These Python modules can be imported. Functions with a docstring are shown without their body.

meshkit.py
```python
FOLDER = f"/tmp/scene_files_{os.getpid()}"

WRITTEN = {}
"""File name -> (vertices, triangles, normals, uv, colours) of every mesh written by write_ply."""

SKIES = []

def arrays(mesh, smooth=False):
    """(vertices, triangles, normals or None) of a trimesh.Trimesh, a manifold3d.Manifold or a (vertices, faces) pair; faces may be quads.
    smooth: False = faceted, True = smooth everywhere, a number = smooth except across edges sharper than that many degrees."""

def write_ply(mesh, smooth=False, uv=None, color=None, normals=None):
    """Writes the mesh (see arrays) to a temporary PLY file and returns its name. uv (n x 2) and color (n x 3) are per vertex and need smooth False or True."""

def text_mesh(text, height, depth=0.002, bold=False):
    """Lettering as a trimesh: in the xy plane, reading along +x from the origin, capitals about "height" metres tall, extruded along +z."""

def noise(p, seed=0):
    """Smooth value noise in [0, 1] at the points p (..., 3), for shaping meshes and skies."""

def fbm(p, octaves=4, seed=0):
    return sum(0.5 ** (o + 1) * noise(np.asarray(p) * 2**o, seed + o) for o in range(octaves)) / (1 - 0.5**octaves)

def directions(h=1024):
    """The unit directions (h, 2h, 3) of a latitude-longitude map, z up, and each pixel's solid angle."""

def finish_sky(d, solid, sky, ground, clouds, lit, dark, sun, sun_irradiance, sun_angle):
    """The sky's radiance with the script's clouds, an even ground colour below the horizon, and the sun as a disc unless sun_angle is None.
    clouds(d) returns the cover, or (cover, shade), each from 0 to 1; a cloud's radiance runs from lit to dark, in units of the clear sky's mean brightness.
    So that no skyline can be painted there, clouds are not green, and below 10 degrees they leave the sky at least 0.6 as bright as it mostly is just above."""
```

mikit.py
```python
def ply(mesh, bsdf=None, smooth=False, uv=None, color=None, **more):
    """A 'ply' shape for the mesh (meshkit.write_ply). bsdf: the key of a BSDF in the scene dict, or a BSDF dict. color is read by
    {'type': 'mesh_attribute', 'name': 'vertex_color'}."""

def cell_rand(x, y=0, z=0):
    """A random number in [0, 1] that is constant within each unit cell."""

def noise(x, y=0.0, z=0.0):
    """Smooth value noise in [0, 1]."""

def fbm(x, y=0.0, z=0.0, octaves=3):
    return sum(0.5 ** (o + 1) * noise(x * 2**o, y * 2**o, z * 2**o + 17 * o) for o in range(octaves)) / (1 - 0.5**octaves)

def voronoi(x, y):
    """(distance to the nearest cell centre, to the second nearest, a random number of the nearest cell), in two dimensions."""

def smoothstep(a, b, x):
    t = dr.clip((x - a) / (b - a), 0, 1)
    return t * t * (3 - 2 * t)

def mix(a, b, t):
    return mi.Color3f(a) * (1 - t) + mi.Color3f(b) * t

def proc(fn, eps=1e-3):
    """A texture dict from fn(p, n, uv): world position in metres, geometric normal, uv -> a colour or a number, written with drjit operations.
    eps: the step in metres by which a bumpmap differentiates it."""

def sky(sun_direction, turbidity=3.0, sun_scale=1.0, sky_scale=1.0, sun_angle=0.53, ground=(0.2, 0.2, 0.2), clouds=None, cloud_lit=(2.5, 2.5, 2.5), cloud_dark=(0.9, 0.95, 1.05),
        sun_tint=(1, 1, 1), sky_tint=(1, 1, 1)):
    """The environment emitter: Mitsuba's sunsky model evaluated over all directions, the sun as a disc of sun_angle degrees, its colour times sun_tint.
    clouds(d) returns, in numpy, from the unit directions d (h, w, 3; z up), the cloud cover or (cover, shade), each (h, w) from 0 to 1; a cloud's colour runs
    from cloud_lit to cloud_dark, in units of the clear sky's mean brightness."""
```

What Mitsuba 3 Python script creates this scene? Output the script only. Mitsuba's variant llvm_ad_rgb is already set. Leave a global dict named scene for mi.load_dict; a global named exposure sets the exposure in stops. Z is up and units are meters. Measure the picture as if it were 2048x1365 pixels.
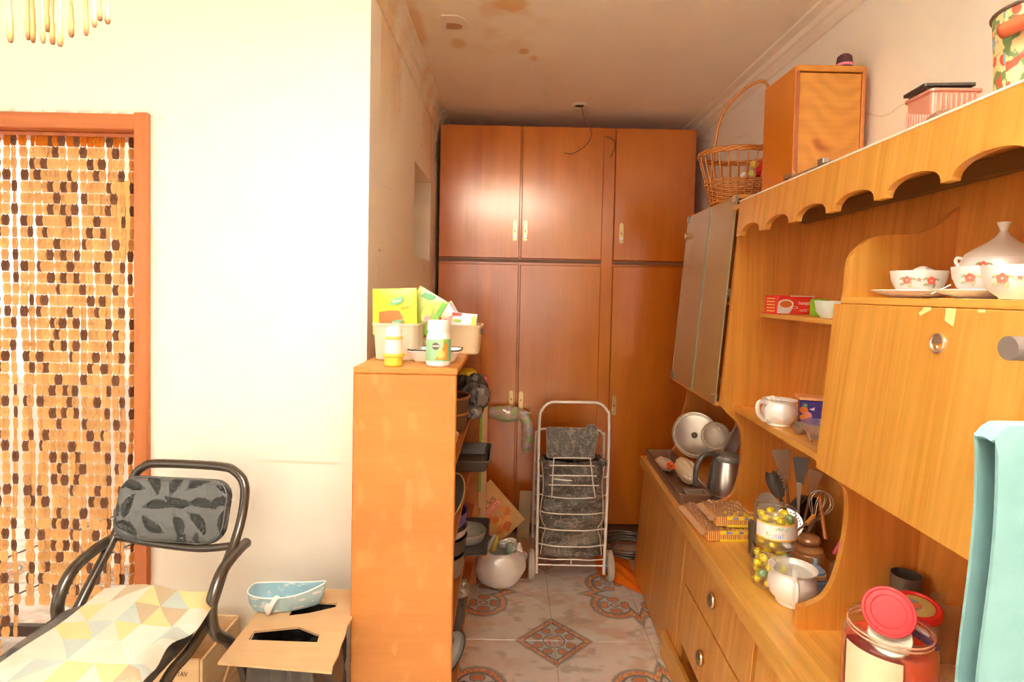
import math, random
import numpy as np, trimesh, drjit as dr, mitsuba as mi, mikit, meshkit
from shapely.geometry import Polygon, Point, LineString, box as sbox
from shapely import affinity
from shapely.ops import unary_union
from mikit import fbm, noise, mix, smoothstep, voronoi, cell_rand
T = mi.ScalarTransform4f
PI = math.pi
scene, labels = {}, {}
rng = np.random.default_rng(7)

# ------------------------------------------------------------------ camera, sky, lamp, exposure
exposure = 0.68
CAM_FWD, CAM_UP = [0.00352225, 0.99943338, -0.03347392], [-0.02088038, 0.03354034, 0.99921922]
scene['camera'] = {'type': 'perspective', 'fov': 84.12, 'fov_axis': 'x', 'near_clip': 0.02, 'far_clip': 200.0,
    'principal_point_offset_x': 0.0, 'principal_point_offset_y': 61.5 / 1365,
    'to_world': T().look_at(origin=[0, 0, 1.5], target=[CAM_FWD[0], CAM_FWD[1], 1.5 + CAM_FWD[2]], up=CAM_UP)}
# glowing panes light the rooms: kitchen ones in view, unseen ones behind the camera, at left and on the kitchen side; the flash is bounced off the ceiling
UNSEEN_REAR, UNSEEN_LEFT, KIT, FLASH = 1.6, 1.8, 4.6, 112.0
TINT = (1.0, 0.97, 0.92)
scene['camera_flash'] = {'type': 'spot', 'to_world': T().look_at(origin=[0.02, -0.15, 1.62], target=[-0.12, -0.12, 2.58], up=[1, 0, 0]),
    'intensity': {'type': 'rgb', 'value': [FLASH * q for q in TINT]}, 'cutoff_angle': 46, 'beam_width': 26, 'sampling_weight': 9.0}

# ------------------------------------------------------------------ helpers
def key_for(name, parent=None):
    k = f'{parent}__{name}' if parent else name
    if k not in KEYS:
        KEYS.add(k); return k
    n = 1
    while f'{k}_{n:03d}' in KEYS: n += 1
    k = f'{k}_{n:03d}'; KEYS.add(k); return k
KEYS = set()
def tag(k, label=None, cat=None, group=None, kind=None):
    d = labels.setdefault(k, {})
    for a, b in (('label', label), ('category', cat), ('group', group), ('kind', kind)):
        if b: d[a] = b
    return k
def thing(name, label, cat, group=None, kind=None):
    return tag(key_for(name), label, cat, group, kind)
def add(parent, name, mesh, m, smooth=32, label=None, uv=None, color=None, kind=None, flip=False):
    k = key_for(name, parent)
    scene[k] = mikit.ply(mesh, m if isinstance(m, str) else m, smooth=smooth, uv=uv, color=color)
    if label or kind: tag(k, label, kind=kind)
    return k
def one(name, mesh, m, label, cat, group=None, smooth=32, kind=None, uv=None, color=None):
    k = add(None, name, mesh, m, smooth, uv=uv, color=color)
    return tag(k, label, cat, group, kind)
def struct(name, mesh, m, smooth=False, parent=None, label=None):
    k = add(parent, name, mesh, m, smooth)
    if not parent: tag(k, label, kind='structure')
    return k

def xf(mesh, loc=(0, 0, 0), rz=0.0, rx=0.0, ry=0.0, s=1.0):
    m = mesh.copy(); v = np.asarray(m.vertices) * s
    for a, i, j in ((rx, 1, 2), (ry, 2, 0), (rz, 0, 1)):
        if a:
            c, q = math.cos(a), math.sin(a); v = v.copy()
            v[:, i], v[:, j] = c * v[:, i] - q * v[:, j], q * v[:, i] + c * v[:, j]
    m.vertices = v + np.asarray(loc); return m
def frame(mesh, o, ex, ey, ez):
    m = mesh.copy(); v = np.asarray(m.vertices)
    m.vertices = np.asarray(o) + v[:, :1] * np.asarray(ex) + v[:, 1:2] * np.asarray(ey) + v[:, 2:] * np.asarray(ez)
    if np.dot(np.cross(ex, ey), ez) < 0: m.faces = np.asarray(m.faces)[:, ::-1]
    return m
def cat(*ms):
    l = []
    for x in ms: l += list(x) if isinstance(x, (list, tuple)) else [x]
    return trimesh.util.concatenate(l)
def bx(x0, x1, y0, y1, z0, z1, b=0.002):
    b = min(b, (x1 - x0) / 3, (y1 - y0) / 3, (z1 - z0) / 3)
    if b <= 0: return trimesh.creation.box(bounds=[[x0, y0, z0], [x1, y1, z1]])
    p = []
    for i in range(3):
        d = [0, 0, 0]; d[i] = b
        e = [b - q for q in d]
        for c in np.ndindex(2, 2, 2):
            p.append([(x0 + e[0], x1 - e[0])[c[0]], (y0 + e[1], y1 - e[1])[c[1]], (z0 + e[2], z1 - e[2])[c[2]]])
    return trimesh.convex.convex_hull(np.array(p))
def cbox(c, s, b=0.002, rz=0, rx=0, ry=0):
    return xf(bx(-s[0] / 2, s[0] / 2, -s[1] / 2, s[1] / 2, -s[2] / 2, s[2] / 2, b), c, rz, rx, ry)
def lathe(prof, n=32, a0=0.0, a1=2 * PI):
    p = np.asarray(prof, float); full = abs(a1 - a0 - 2 * PI) < 1e-6
    ang = a0 + (a1 - a0) * np.arange(n if full else n + 1) / n; m, k = len(p), len(ang)
    v = np.stack([p[None, :, 0] * np.cos(ang)[:, None], p[None, :, 0] * np.sin(ang)[:, None], np.broadcast_to(p[None, :, 1], (k, m))], -1).reshape(-1, 3)
    f = []
    for i in range(k if full else k - 1):
        j = (i + 1) % k
        for q in range(m - 1):
            a, b, c, d = i * m + q, j * m + q, j * m + q + 1, i * m + q + 1
            if p[q, 0] > 1e-9: f.append([a, b, c] if p[q + 1, 0] > 1e-9 or True else [a, b, c])
            if p[q + 1, 0] > 1e-9: f.append([a, c, d])
    mm = trimesh.Trimesh(v, f, process=False); mm.merge_vertices(); mm.update_faces(mm.nondegenerate_faces()); return mm
def spline(pts, n=8, closed=False):
    p = np.asarray(pts, float); m = len(p); out = []
    idx = lambda i: p[i % m] if closed else p[min(max(i, 0), m - 1)]
    for i in range(m if closed else m - 1):
        a, b, c, d = idx(i - 1), idx(i), idx(i + 1), idx(i + 2)
        for t in np.arange(n) / n:
            out.append(0.5 * (2 * b + (c - a) * t + (2 * a - 5 * b + 4 * c - d) * t * t + (3 * b - a - 3 * c + d) * t ** 3))
    if not closed: out.append(p[-1])
    return np.array(out)
def tube(pts, r, n=8, closed=False, caps=True, flat=1.0):
    p = np.asarray(pts, float); k = len(p)
    r = np.broadcast_to(np.asarray(r, float), (k,))
    t = (np.roll(p, -1, 0) - np.roll(p, 1, 0)) if closed else np.gradient(p, axis=0)
    t /= np.linalg.norm(t, axis=1, keepdims=True) + 1e-12
    a = np.cross(t[0], [0, 0, 1]) if abs(t[0][2]) < 0.9 else np.cross(t[0], [1, 0, 0])
    A = []
    for i in range(k):
        a = a - t[i] * np.dot(a, t[i]); a /= np.linalg.norm(a) + 1e-12; A.append(a)
    A = np.array(A); B = np.cross(t, A); ang = np.arange(n) * 2 * PI / n
    v = (p[:, None] + r[:, None, None] * (np.cos(ang)[None, :, None] * A[:, None] + flat * np.sin(ang)[None, :, None] * B[:, None])).reshape(-1, 3)
    f = []
    for i in range(k if closed else k - 1):
        j = (i + 1) % k
        for q in range(n):
            w = (q + 1) % n
            f += [[i * n + q, i * n + w, j * n + w], [i * n + q, j * n + w, j * n + q]]
    v = list(v)
    if caps and not closed:
        for i, s in ((0, 1), (k - 1, -1)):
            c = len(v); v.append(p[i])
            for q in range(n):
                w = (q + 1) % n
                f.append([c, i * n + w, i * n + q] if s > 0 else [c, i * n + q, i * n + w])
    return trimesh.Trimesh(np.array(v), f, process=False)
def rod(a, b, r, n=8): return tube([a, b], r, n)
def prism(poly, d):
    if isinstance(poly, (list, np.ndarray)): poly = Polygon(poly)
    gs = getattr(poly, 'geoms', [poly])
    return cat([trimesh.creation.extrude_polygon(g, d, engine='earcut') for g in gs if g.area > 1e-9])
def rpoly(pts, r, q=6): return Polygon(pts).buffer(-r).buffer(r, quad_segs=q)
def grid(fn, nu, nv, thick=0.0):
    """A sheet: fn(u, v) in [0,1]^2 arrays -> (..., 3)."""
    u, v = np.meshgrid(np.linspace(0, 1, nu + 1), np.linspace(0, 1, nv + 1), indexing='ij')
    P = fn(u, v).reshape(-1, 3); f = []
    for i in range(nu):
        for j in range(nv):
            a = i * (nv + 1) + j; b = a + nv + 1
            f += [[a, b, b + 1], [a, b + 1, a + 1]]
    m = trimesh.Trimesh(P, f, process=False)
    if thick:
        nrm = m.vertex_normals; n = len(P)
        f2 = np.array(f)[:, ::-1] + n
        rim = [i * (nv + 1) for i in range(nu + 1)] + [nu * (nv + 1) + j for j in range(1, nv + 1)] + [i * (nv + 1) + nv for i in range(nu - 1, -1, -1)] + [j for j in range(nv - 1, 0, -1)]
        s = []
        for i in range(len(rim)):
            a, b = rim[i], rim[(i + 1) % len(rim)]
            s += [[a, a + n, b], [b, a + n, b + n]]
        m = trimesh.Trimesh(np.vstack([P, P - nrm * thick]), np.vstack([f, f2, s]), process=False)
    return m
def ball(r=1.0, sub=2): return trimesh.creation.icosphere(subdivisions=sub, radius=r)
def blob(c, s, sub=3, amp=0.0, freq=8, seed=0):
    m = ball(1, sub); v = np.asarray(m.vertices)
    if amp: v = v * (1 + amp * (meshkit.fbm(v * freq * 0.3 + seed * 3.1, 3, seed) - 0.5)[:, None] * 2)
    m.vertices = v * np.asarray(s) + np.asarray(c); return m
def text(s, h, d=0.0006, bold=False, center=True):
    m = meshkit.text_mesh(s, h, d, bold)
    if center: m.apply_translation([-(m.bounds[0][0] + m.bounds[1][0]) / 2, -h / 2, 0])
    return m
def wrap(mesh, R, up=True):
    """Bends a flat print (x across, y up, z out) round a vertical cylinder of radius R facing -y."""
    m = mesh.copy()
    if len(m.faces) < 3000: m = m.subdivide_to_size(max(R * 0.25, 0.004))
    v = np.asarray(m.vertices); a = v[:, 0] / R; r = R + v[:, 2]
    m.vertices = np.stack([r * np.sin(a), -r * np.cos(a), v[:, 1]], -1); return m

# ------------------------------------------------------------------ materials
def two(b): return {'type': 'twosided', 'bsdf': b}
def rgb(c): return {'type': 'rgb', 'value': [float(x) for x in c]}
def pbr(name, base, rough=0.5, metal=0.0, spec=0.5, bump=None, bscale=1.0, clear=0.0, sheen=0.0):
    b = {'type': 'principled', 'base_color': base if isinstance(base, dict) else rgb(base), 'roughness': float(rough), 'metallic': float(metal), 'specular': float(spec)}
    if clear: b['clearcoat'] = float(clear); b['clearcoat_gloss'] = 0.9
    if sheen: b['sheen'] = float(sheen)
    if bump: b = {'type': 'bumpmap', 'arbitrary': bump, 'scale': float(bscale), 'bsdf': b}
    scene[name] = two(b); return name
_plain = {}
def C(r, g, b, rough=0.5, metal=0.0, spec=0.5):
    k = (r, g, b, rough, metal, spec)
    if k not in _plain: _plain[k] = pbr(f'mat_{len(_plain)}', (r, g, b), rough, metal, spec)
    return _plain[k]
pr = mikit.proc
def laminate_fn(p, n, uv):
    u = p.x * 0.9 + p.y
    g = fbm(u * 75, p.z * 2.2 + u * 3, 3.0, 3); h = fbm(u * 260, p.z * 5, 9.0, 2); w = fbm(u * 9, p.z * 0.7, 1.0, 2)
    return mix((0.52, 0.192, 0.026), (0.76, 0.338, 0.076), dr.clip(g * 0.75 + h * 0.35 + w * 0.3 - 0.2, 0, 1))
def laminate_h_fn(p, n, uv):
    u = p.x * 1.0 + p.z
    g = fbm(u * 75, p.y * 2.2, 3.0, 3); h = fbm(u * 260, p.y * 5, 9.0, 2)
    return mix((0.55, 0.225, 0.038), (0.80, 0.405, 0.095), dr.clip(g * 0.8 + h * 0.35 - 0.1, 0, 1))
def wardrobe_fn(p, n, uv):
    a = fbm(p.x * 9 + 3 * fbm(p.x * 2, p.z * 0.8, 2.0, 2), p.z * 0.9, 4.0, 4)
    g = fbm(p.x * 150, p.z * 4, 1.0, 2); k = smoothstep(0.55, 0.75, fbm(p.x * 5, p.z * 3, 8.0, 3))
    c = mix((0.48, 0.11, 0.006), (0.74, 0.235, 0.018), dr.clip(a * 1.3 - 0.15 + 0.25 * (g - 0.5), 0, 1))
    return mix(c, (0.60, 0.19, 0.02), k * 0.4)
def shelfwood_fn(p, n, uv):
    a = fbm(p.z * 11 + 2 * fbm(p.x * 4, p.z * 3, 5.0, 2), p.x * 1.6 + p.y * 1.6, 2.0, 4); g = fbm(p.z * 170, p.x * 7 + p.y * 7, 2.0, 2)
    k = smoothstep(0.62, 0.8, fbm(p.x * 30, p.z * 16, 4.0, 3))
    c = mix((0.38, 0.125, 0.022), (0.48, 0.175, 0.036), dr.clip(a * 1.2 - 0.1 + 0.3 * (g - 0.5), 0, 1))
    return mix(c, (0.56, 0.28, 0.10), k * 0.25)
def boxwood_fn(p, n, uv):
    q = fbm(p.x * 5, p.z * 7, p.y * 3, 3)
    s = 0.5 + 0.5 * dr.sin(90 * (p.z + 0.25 * q + 0.05 * dr.sin(p.x * 25)))
    g = fbm(p.x * 8, p.z * 120, 2.0, 2)
    band = smoothstep(0.5, 0.75, fbm(p.x * 6, p.z * 9, 7.0, 3))
    return mix((0.62, 0.26, 0.04), (0.36, 0.085, 0.010), dr.clip(0.25 * s + 0.8 * band * s + 0.3 * (g - 0.4), 0, 1))
def frame_fn(p, n, uv):
    a = fbm((p.x + p.y) * 40, p.z * 3, 1.0, 3); return mix((0.36, 0.085, 0.02), (0.52, 0.16, 0.04), a)
def lintel_fn(p, n, uv):
    a = fbm(p.z * 60 + 2 * fbm(p.x * 3, p.z * 9, 1.0, 2), p.x * 3, 1.0, 3); return mix((0.36, 0.085, 0.02), (0.52, 0.16, 0.04), a)
pbr('mat_laminate', pr(laminate_fn), 0.34, spec=0.5)
pbr('mat_laminate_flat', pr(laminate_h_fn), 0.4, spec=0.5)
pbr('mat_wardrobe', pr(wardrobe_fn), 0.22, spec=1.0)
pbr('mat_shelf', pr(shelfwood_fn), 0.45)
pbr('mat_boxwood', pr(boxwood_fn), 0.35)
pbr('mat_doorframe', pr(frame_fn), 0.4)
pbr('mat_lintel', pr(lintel_fn), 0.4)
WALL = (0.86, 0.815, 0.735)
def spots(x, y, pts, r):
    s = mi.Float(0)
    for (a, b, w, h) in pts:
        s = dr.maximum(s, 1 - smoothstep(0.4, 1.0, dr.sqrt(dr.square((x - a) / w) + dr.square((y - b) / h)) + 0.35 * (fbm(x * 14, y * 14, 3.0, 3) - 0.5)))
    return s * r
def wallfront_fn(p, n, uv):
    st = smoothstep(0.52, 0.8, fbm(p.x * 5, p.z * 5, 3.0, 4)) * smoothstep(2.0, 2.35, p.z) * smoothstep(-0.95, -0.55, p.x)
    c = mix(WALL, (0.84, 0.66, 0.42), 0.55 * st)
    line = (1 - smoothstep(0.002, 0.007, dr.abs(p.z - 0.93 + 0.02 * (p.x + 0.7)))) * smoothstep(-0.86, -0.7, p.x) * smoothstep(-0.5, -0.58, p.x)
    line2 = (1 - smoothstep(0.0, 0.02, dr.abs(p.z - 2.035))) * smoothstep(-1.10, -1.14, p.x) * smoothstep(0.45, 0.6, fbm(p.x * 40, p.z * 40, 1.0, 2))
    return mix(mix(c, (0.72, 0.56, 0.42), 0.6 * line), (0.5, 0.4, 0.33), 0.8 * line2)
def wallleft_fn(p, n, uv):
    st = smoothstep(0.45, 0.75, fbm(p.y * 5, p.z * 2.2, 3.0, 4)) * smoothstep(1.9, 2.5, p.z)
    c = mix(WALL, (0.74, 0.52, 0.28), 0.75 * st)
    sp = smoothstep(0.78, 0.84, fbm(p.y * 60, p.z * 60, 9.0, 2)) * smoothstep(0.5, 0.65, fbm(p.y * 4, p.z * 4, 5.0, 2))
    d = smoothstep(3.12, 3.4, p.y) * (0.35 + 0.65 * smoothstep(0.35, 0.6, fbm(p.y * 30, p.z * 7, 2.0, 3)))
    c = mix(c, (0.30, 0.22, 0.15), 0.6 * sp)
    pe = smoothstep(3.30, 3.36, p.y) * smoothstep(0.5, 0.56, fbm(p.y * 50, p.z * 12, 6.0, 3))
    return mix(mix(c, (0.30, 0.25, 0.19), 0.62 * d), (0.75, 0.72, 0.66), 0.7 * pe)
def wallright_fn(p, n, uv):
    cr = 1 - smoothstep(0.0015, 0.004, dr.abs(p.z - 2.02 - 0.05 * (fbm(p.y * 6, 1.0, 2.0, 3) - 0.5) - 0.2 * (p.y - 1.4)))
    c = mix(WALL, (0.80, 0.70, 0.56), smoothstep(0.5, 0.8, fbm(p.y * 3, p.z * 3, 1.0, 3)) * 0.25)
    return mix(c, (0.6, 0.5, 0.4), 0.5 * cr * smoothstep(0.4, 0.6, fbm(p.y * 5, 4.0, 1.0, 2)))
def ceiling_fn(p, n, uv):
    c = mix((0.86, 0.765, 0.64), (0.90, 0.825, 0.71), fbm(p.x * 4, p.y * 4, 1.0, 3))
    s = spots(p.x, p.y, [(-0.252, 2.523, 0.045, 0.07), (0.039, 2.591, 0.03, 0.045), (-0.41, 2.36, 0.05, 0.26), (-0.024, 2.171, 0.09, 0.07), (0.085, 2.66, 0.025, 0.04)], 0.75)
    f = smoothstep(0.5, 0.8, fbm(p.x * 9, p.y * 9, 7.0, 4)) * smoothstep(0.35, 0.05, dr.abs(p.x + 0.1)) * smoothstep(2.9, 2.2, p.y)
    c = mix(c, (0.70, 0.46, 0.22), dr.clip(s + 0.5 * f, 0, 1))
    return c
pbr('mat_wall_front', pr(wallfront_fn), 0.7, spec=0.3)
pbr('mat_wall_left', pr(wallleft_fn), 0.7, spec=0.3)
pbr('mat_wall_right', pr(wallright_fn), 0.7, spec=0.3)
pbr('mat_ceiling', pr(ceiling_fn), 0.8, spec=0.2)
pbr('mat_plaster', WALL, 0.75, spec=0.3)
TX, TY, GX, GY = 0.415, 0.39, 0.218, 2.391
def tile_fn(p, n, uv):
    x, y = (p.x - GX) / TX, (p.y - GY) / TY
    base = mix((0.82, 0.76, 0.70), (0.92, 0.90, 0.87), fbm(p.x * 11, p.y * 16, 2.0, 4))
    base = mix(base, (0.68, 0.45, 0.32), 0.5 * smoothstep(0.52, 0.75, fbm(p.x * 9, p.y * 13, 6.0, 4)))
    base = mix(base, (0.42, 0.38, 0.33), 0.5 * smoothstep(0.60, 0.78, fbm(p.x * 16, p.y * 24, 4.0, 4)))
    grey, lite, orn = (0.20, 0.21, 0.22), (0.56, 0.57, 0.60), (0.62, 0.25, 0.11)
    jx = p.x + 0.004 * (fbm(p.x * 60, p.y * 60, 1.0, 2) - 0.5); jy = p.y + 0.004 * (fbm(p.x * 60, p.y * 60, 5.0, 2) - 0.5)
    ux, uy = (jx - GX) / (2 * TX), (jy - GY) / (2 * TY)
    # diamond at even crossings
    ax, ay = dr.abs(ux - dr.round(ux)) * 2 * TX, dr.abs(uy - dr.round(uy)) * 2 * TY
    d = ax + ay - 0.168
    col = base
    def bands(c, d, sx, sy):
        spk = smoothstep(0.42, 0.6, fbm(p.x * 130, p.y * 130, 3.0, 2))
        inn = mix(lite, (0.70, 0.68, 0.66), fbm(p.x * 40, p.y * 40, 2.0, 2))
        # scrolls
        r1 = dr.sqrt(dr.square(sx - 0.030) + dr.square(sy - 0.070)); r2 = dr.sqrt(dr.square(sx - 0.070) + dr.square(sy - 0.030))
        rr = dr.minimum(r1, r2)
        inn = mix(inn, orn, 1 - smoothstep(0.013, 0.017, rr))
        inn = mix(inn, grey, (1 - smoothstep(0.002, 0.004, dr.abs(rr - 0.019))) * 0.9)
        r3 = dr.sqrt(dr.square(sx) + dr.square(sy))
        inn = mix(inn, orn, (1 - smoothstep(0.008, 0.012, dr.abs(r3 - 0.028))) * smoothstep(0.4, 0.55, fbm(p.x * 90, p.y * 90, 8.0, 2)))
        inn = mix(inn, grey, 1 - smoothstep(0.002, 0.004, dr.abs(r3 - 0.045)))
        c = mix(c, grey, (1 - smoothstep(-0.004, 0.010, d)) * 0.75)
        c = mix(c, mix(orn, (0.75, 0.50, 0.30), spk), 1 - smoothstep(-0.012, -0.009, d))
        c = mix(c, grey, 1 - smoothstep(-0.034, -0.030, d))
        return mix(c, inn, 1 - smoothstep(-0.044, -0.040, d))
    col = bands(col, d, ax, ay)
    # quatrefoil at odd crossings
    vx, vy = ux - 0.5, uy - 0.5
    bx_, by_ = dr.abs(vx - dr.round(vx)) * 2 * TX, dr.abs(vy - dr.round(vy)) * 2 * TY
    q = dr.sqrt(dr.square(bx_ - 0.10) + dr.square(by_ - 0.10)) - 0.115
    q = dr.minimum(q, dr.maximum(bx_ + 2.2 * by_ - 0.27, -1) * 0.45)
    q = dr.minimum(q, (by_ + 2.2 * bx_ - 0.27) * 0.45)
    fx, fy = dr.abs(bx_ - 0.10), dr.abs(by_ - 0.10)
    return bands(col, q, fx + 0.02, fy + 0.02)
pbr('mat_tile', pr(tile_fn), 0.25, spec=0.4)
pbr('mat_grout', (0.66, 0.58, 0.48), 0.8)
# ------------------------------------------------------------------ the room
ZC, WY, WL, WR = 2.58, 1.83, -0.46, 1.18
struct('floor', bx(-4.6, 1.5, -4.8, 4.9, -0.12, -0.008, 0), 'mat_grout', label='tiled floor')
for i in range(-9, 3):
    for j in range(-6, 4):
        x0, y0 = GX + i * TX, GY + j * TY
        if x0 + TX > 1.25: continue
        x1, y1 = min(x0 + TX, 1.18), min(y0 + TY, 3.9)
        add('floor', 'tile', bx(x0 + 0.002, x1 - 0.002, y0 + 0.002, y1 - 0.002, -0.008, 0.0, 0.0012), 'mat_tile', False)
# front wall with the doorway
DX0, DX1, DZ = -2.12, -1.195, 1.985
fw = Polygon([(-4.6, 0), (WL, 0), (WL, ZC), (-4.6, ZC)]).difference(sbox(DX0 - 0.02, -0.01, DX1 + 0.02, DZ + 0.02))
struct('wall_front', frame(prism(fw, 0.14), (0, WY, 0), (1, 0, 0), (0, 0, 1), (0, 1, 0)), 'mat_wall_front')
# alcove side wall with its niche, right wall, end wall, ceiling
N0, N1, NZ0, NZ1 = 2.68, 3.22, 1.66, 2.10
struct('wall_left', cat(bx(WL - 0.14, WL, WY + 0.14, N0, 0, ZC, 0), bx(WL - 0.14, WL, N1, 3.95, 0, ZC, 0), bx(WL - 0.14, WL, N0, N1, 0, NZ0, 0),
       bx(WL - 0.14, WL, N0, N1, NZ1, ZC, 0), bx(WL - 0.14, WL - 0.10, N0, N1, NZ0, NZ1, 0)), 'mat_wall_left')
struct('wall_right', bx(WR, WR + 0.14, -4.7, 4.05, 0, ZC, 0), 'mat_wall_right')
struct('wall_back', bx(-0.6, WR, 3.95, 4.05, 0, ZC, 0), 'mat_plaster')
cl = struct('ceiling', bx(-4.6, WR + 0.14, -4.7, 4.9, ZC, ZC + 0.1, 0), 'mat_ceiling')
# blown plaster rosette and flakes
rp = Polygon([(0.055 * math.cos(a) * (1 + 0.18 * math.sin(3 * a + 1)), 0.082 * math.sin(a) * (1 + 0.22 * math.cos(2 * a))) for a in np.linspace(0, 2 * PI, 26)[:-1]])
add('ceiling', 'plaster_patch', xf(prism(rp, 0.004), (-0.256, 2.329, ZC - 0.004)), C(0.80, 0.72, 0.62, 0.9), False, label='whitish patch of broken plaster')
add('ceiling', 'plaster_hole', xf(prism(affinity.scale(rp, 0.6, 0.4), 0.002), (-0.258, 2.350, ZC - 0.0055)), C(0.45, 0.25, 0.14, 0.9), False, label='brown crumbled spot in the plaster patch')
add('ceiling', 'plaster_flake', xf(blob((0, 0, 0), (0.010, 0.014, 0.003), 2), (-0.432, 2.75, ZC - 0.016)), C(0.9, 0.88, 0.84, 0.9), label='small white flake')
# cornices
cz = [(WL, ZC - 0.135), (WL + 0.006, ZC - 0.135), (WL + 0.010, ZC - 0.115), (WL + 0.010, ZC - 0.07), (WL + 0.02, ZC - 0.055), (WL + 0.026, ZC - 0.02), (WL + 0.042, ZC - 0.012), (WL + 0.042, ZC), (WL, ZC)]
struct('trim_1', frame(prism(cz, 3.95 - WY), (0, WY, 0), (1, 0, 0), (0, 0, 1), (0, 1, 0)), 'mat_wall_left', label='plaster cornice along the left alcove wall')
cz = [(WR, ZC - 0.075), (WR - 0.010, ZC - 0.072), (WR - 0.028, ZC - 0.045), (WR - 0.040, ZC - 0.040), (WR - 0.045, ZC - 0.018), (WR - 0.078, ZC - 0.010), (WR - 0.080, ZC), (WR, ZC)]
struct('trim_2', frame(prism(cz, 8.4), (0, -4.5, 0), (1, 0, 0), (0, 0, 1), (0, 1, 0)), 'mat_ceiling', label='plaster cornice along the right wall')
# door frame
d = tag(key_for('door_1'), 'reddish brown wooden door frame around the bead curtain', kind='structure')
add(d, 'jamb', bx(DX1 - 0.006, DX1 + 0.038, WY - 0.018, WY + 0.15, 0, DZ + 0.055, 0.003), 'mat_doorframe', False)
add(d, 'jamb', bx(DX0 - 0.038, DX0 + 0.006, WY - 0.018, WY + 0.15, 0, DZ + 0.055, 0.003), 'mat_doorframe', False)
add(d, 'lintel', bx(DX0 - 0.0, DX1 - 0.006, WY - 0.016, WY + 0.15, DZ, DZ + 0.05, 0.003), 'mat_lintel', False)
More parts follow.
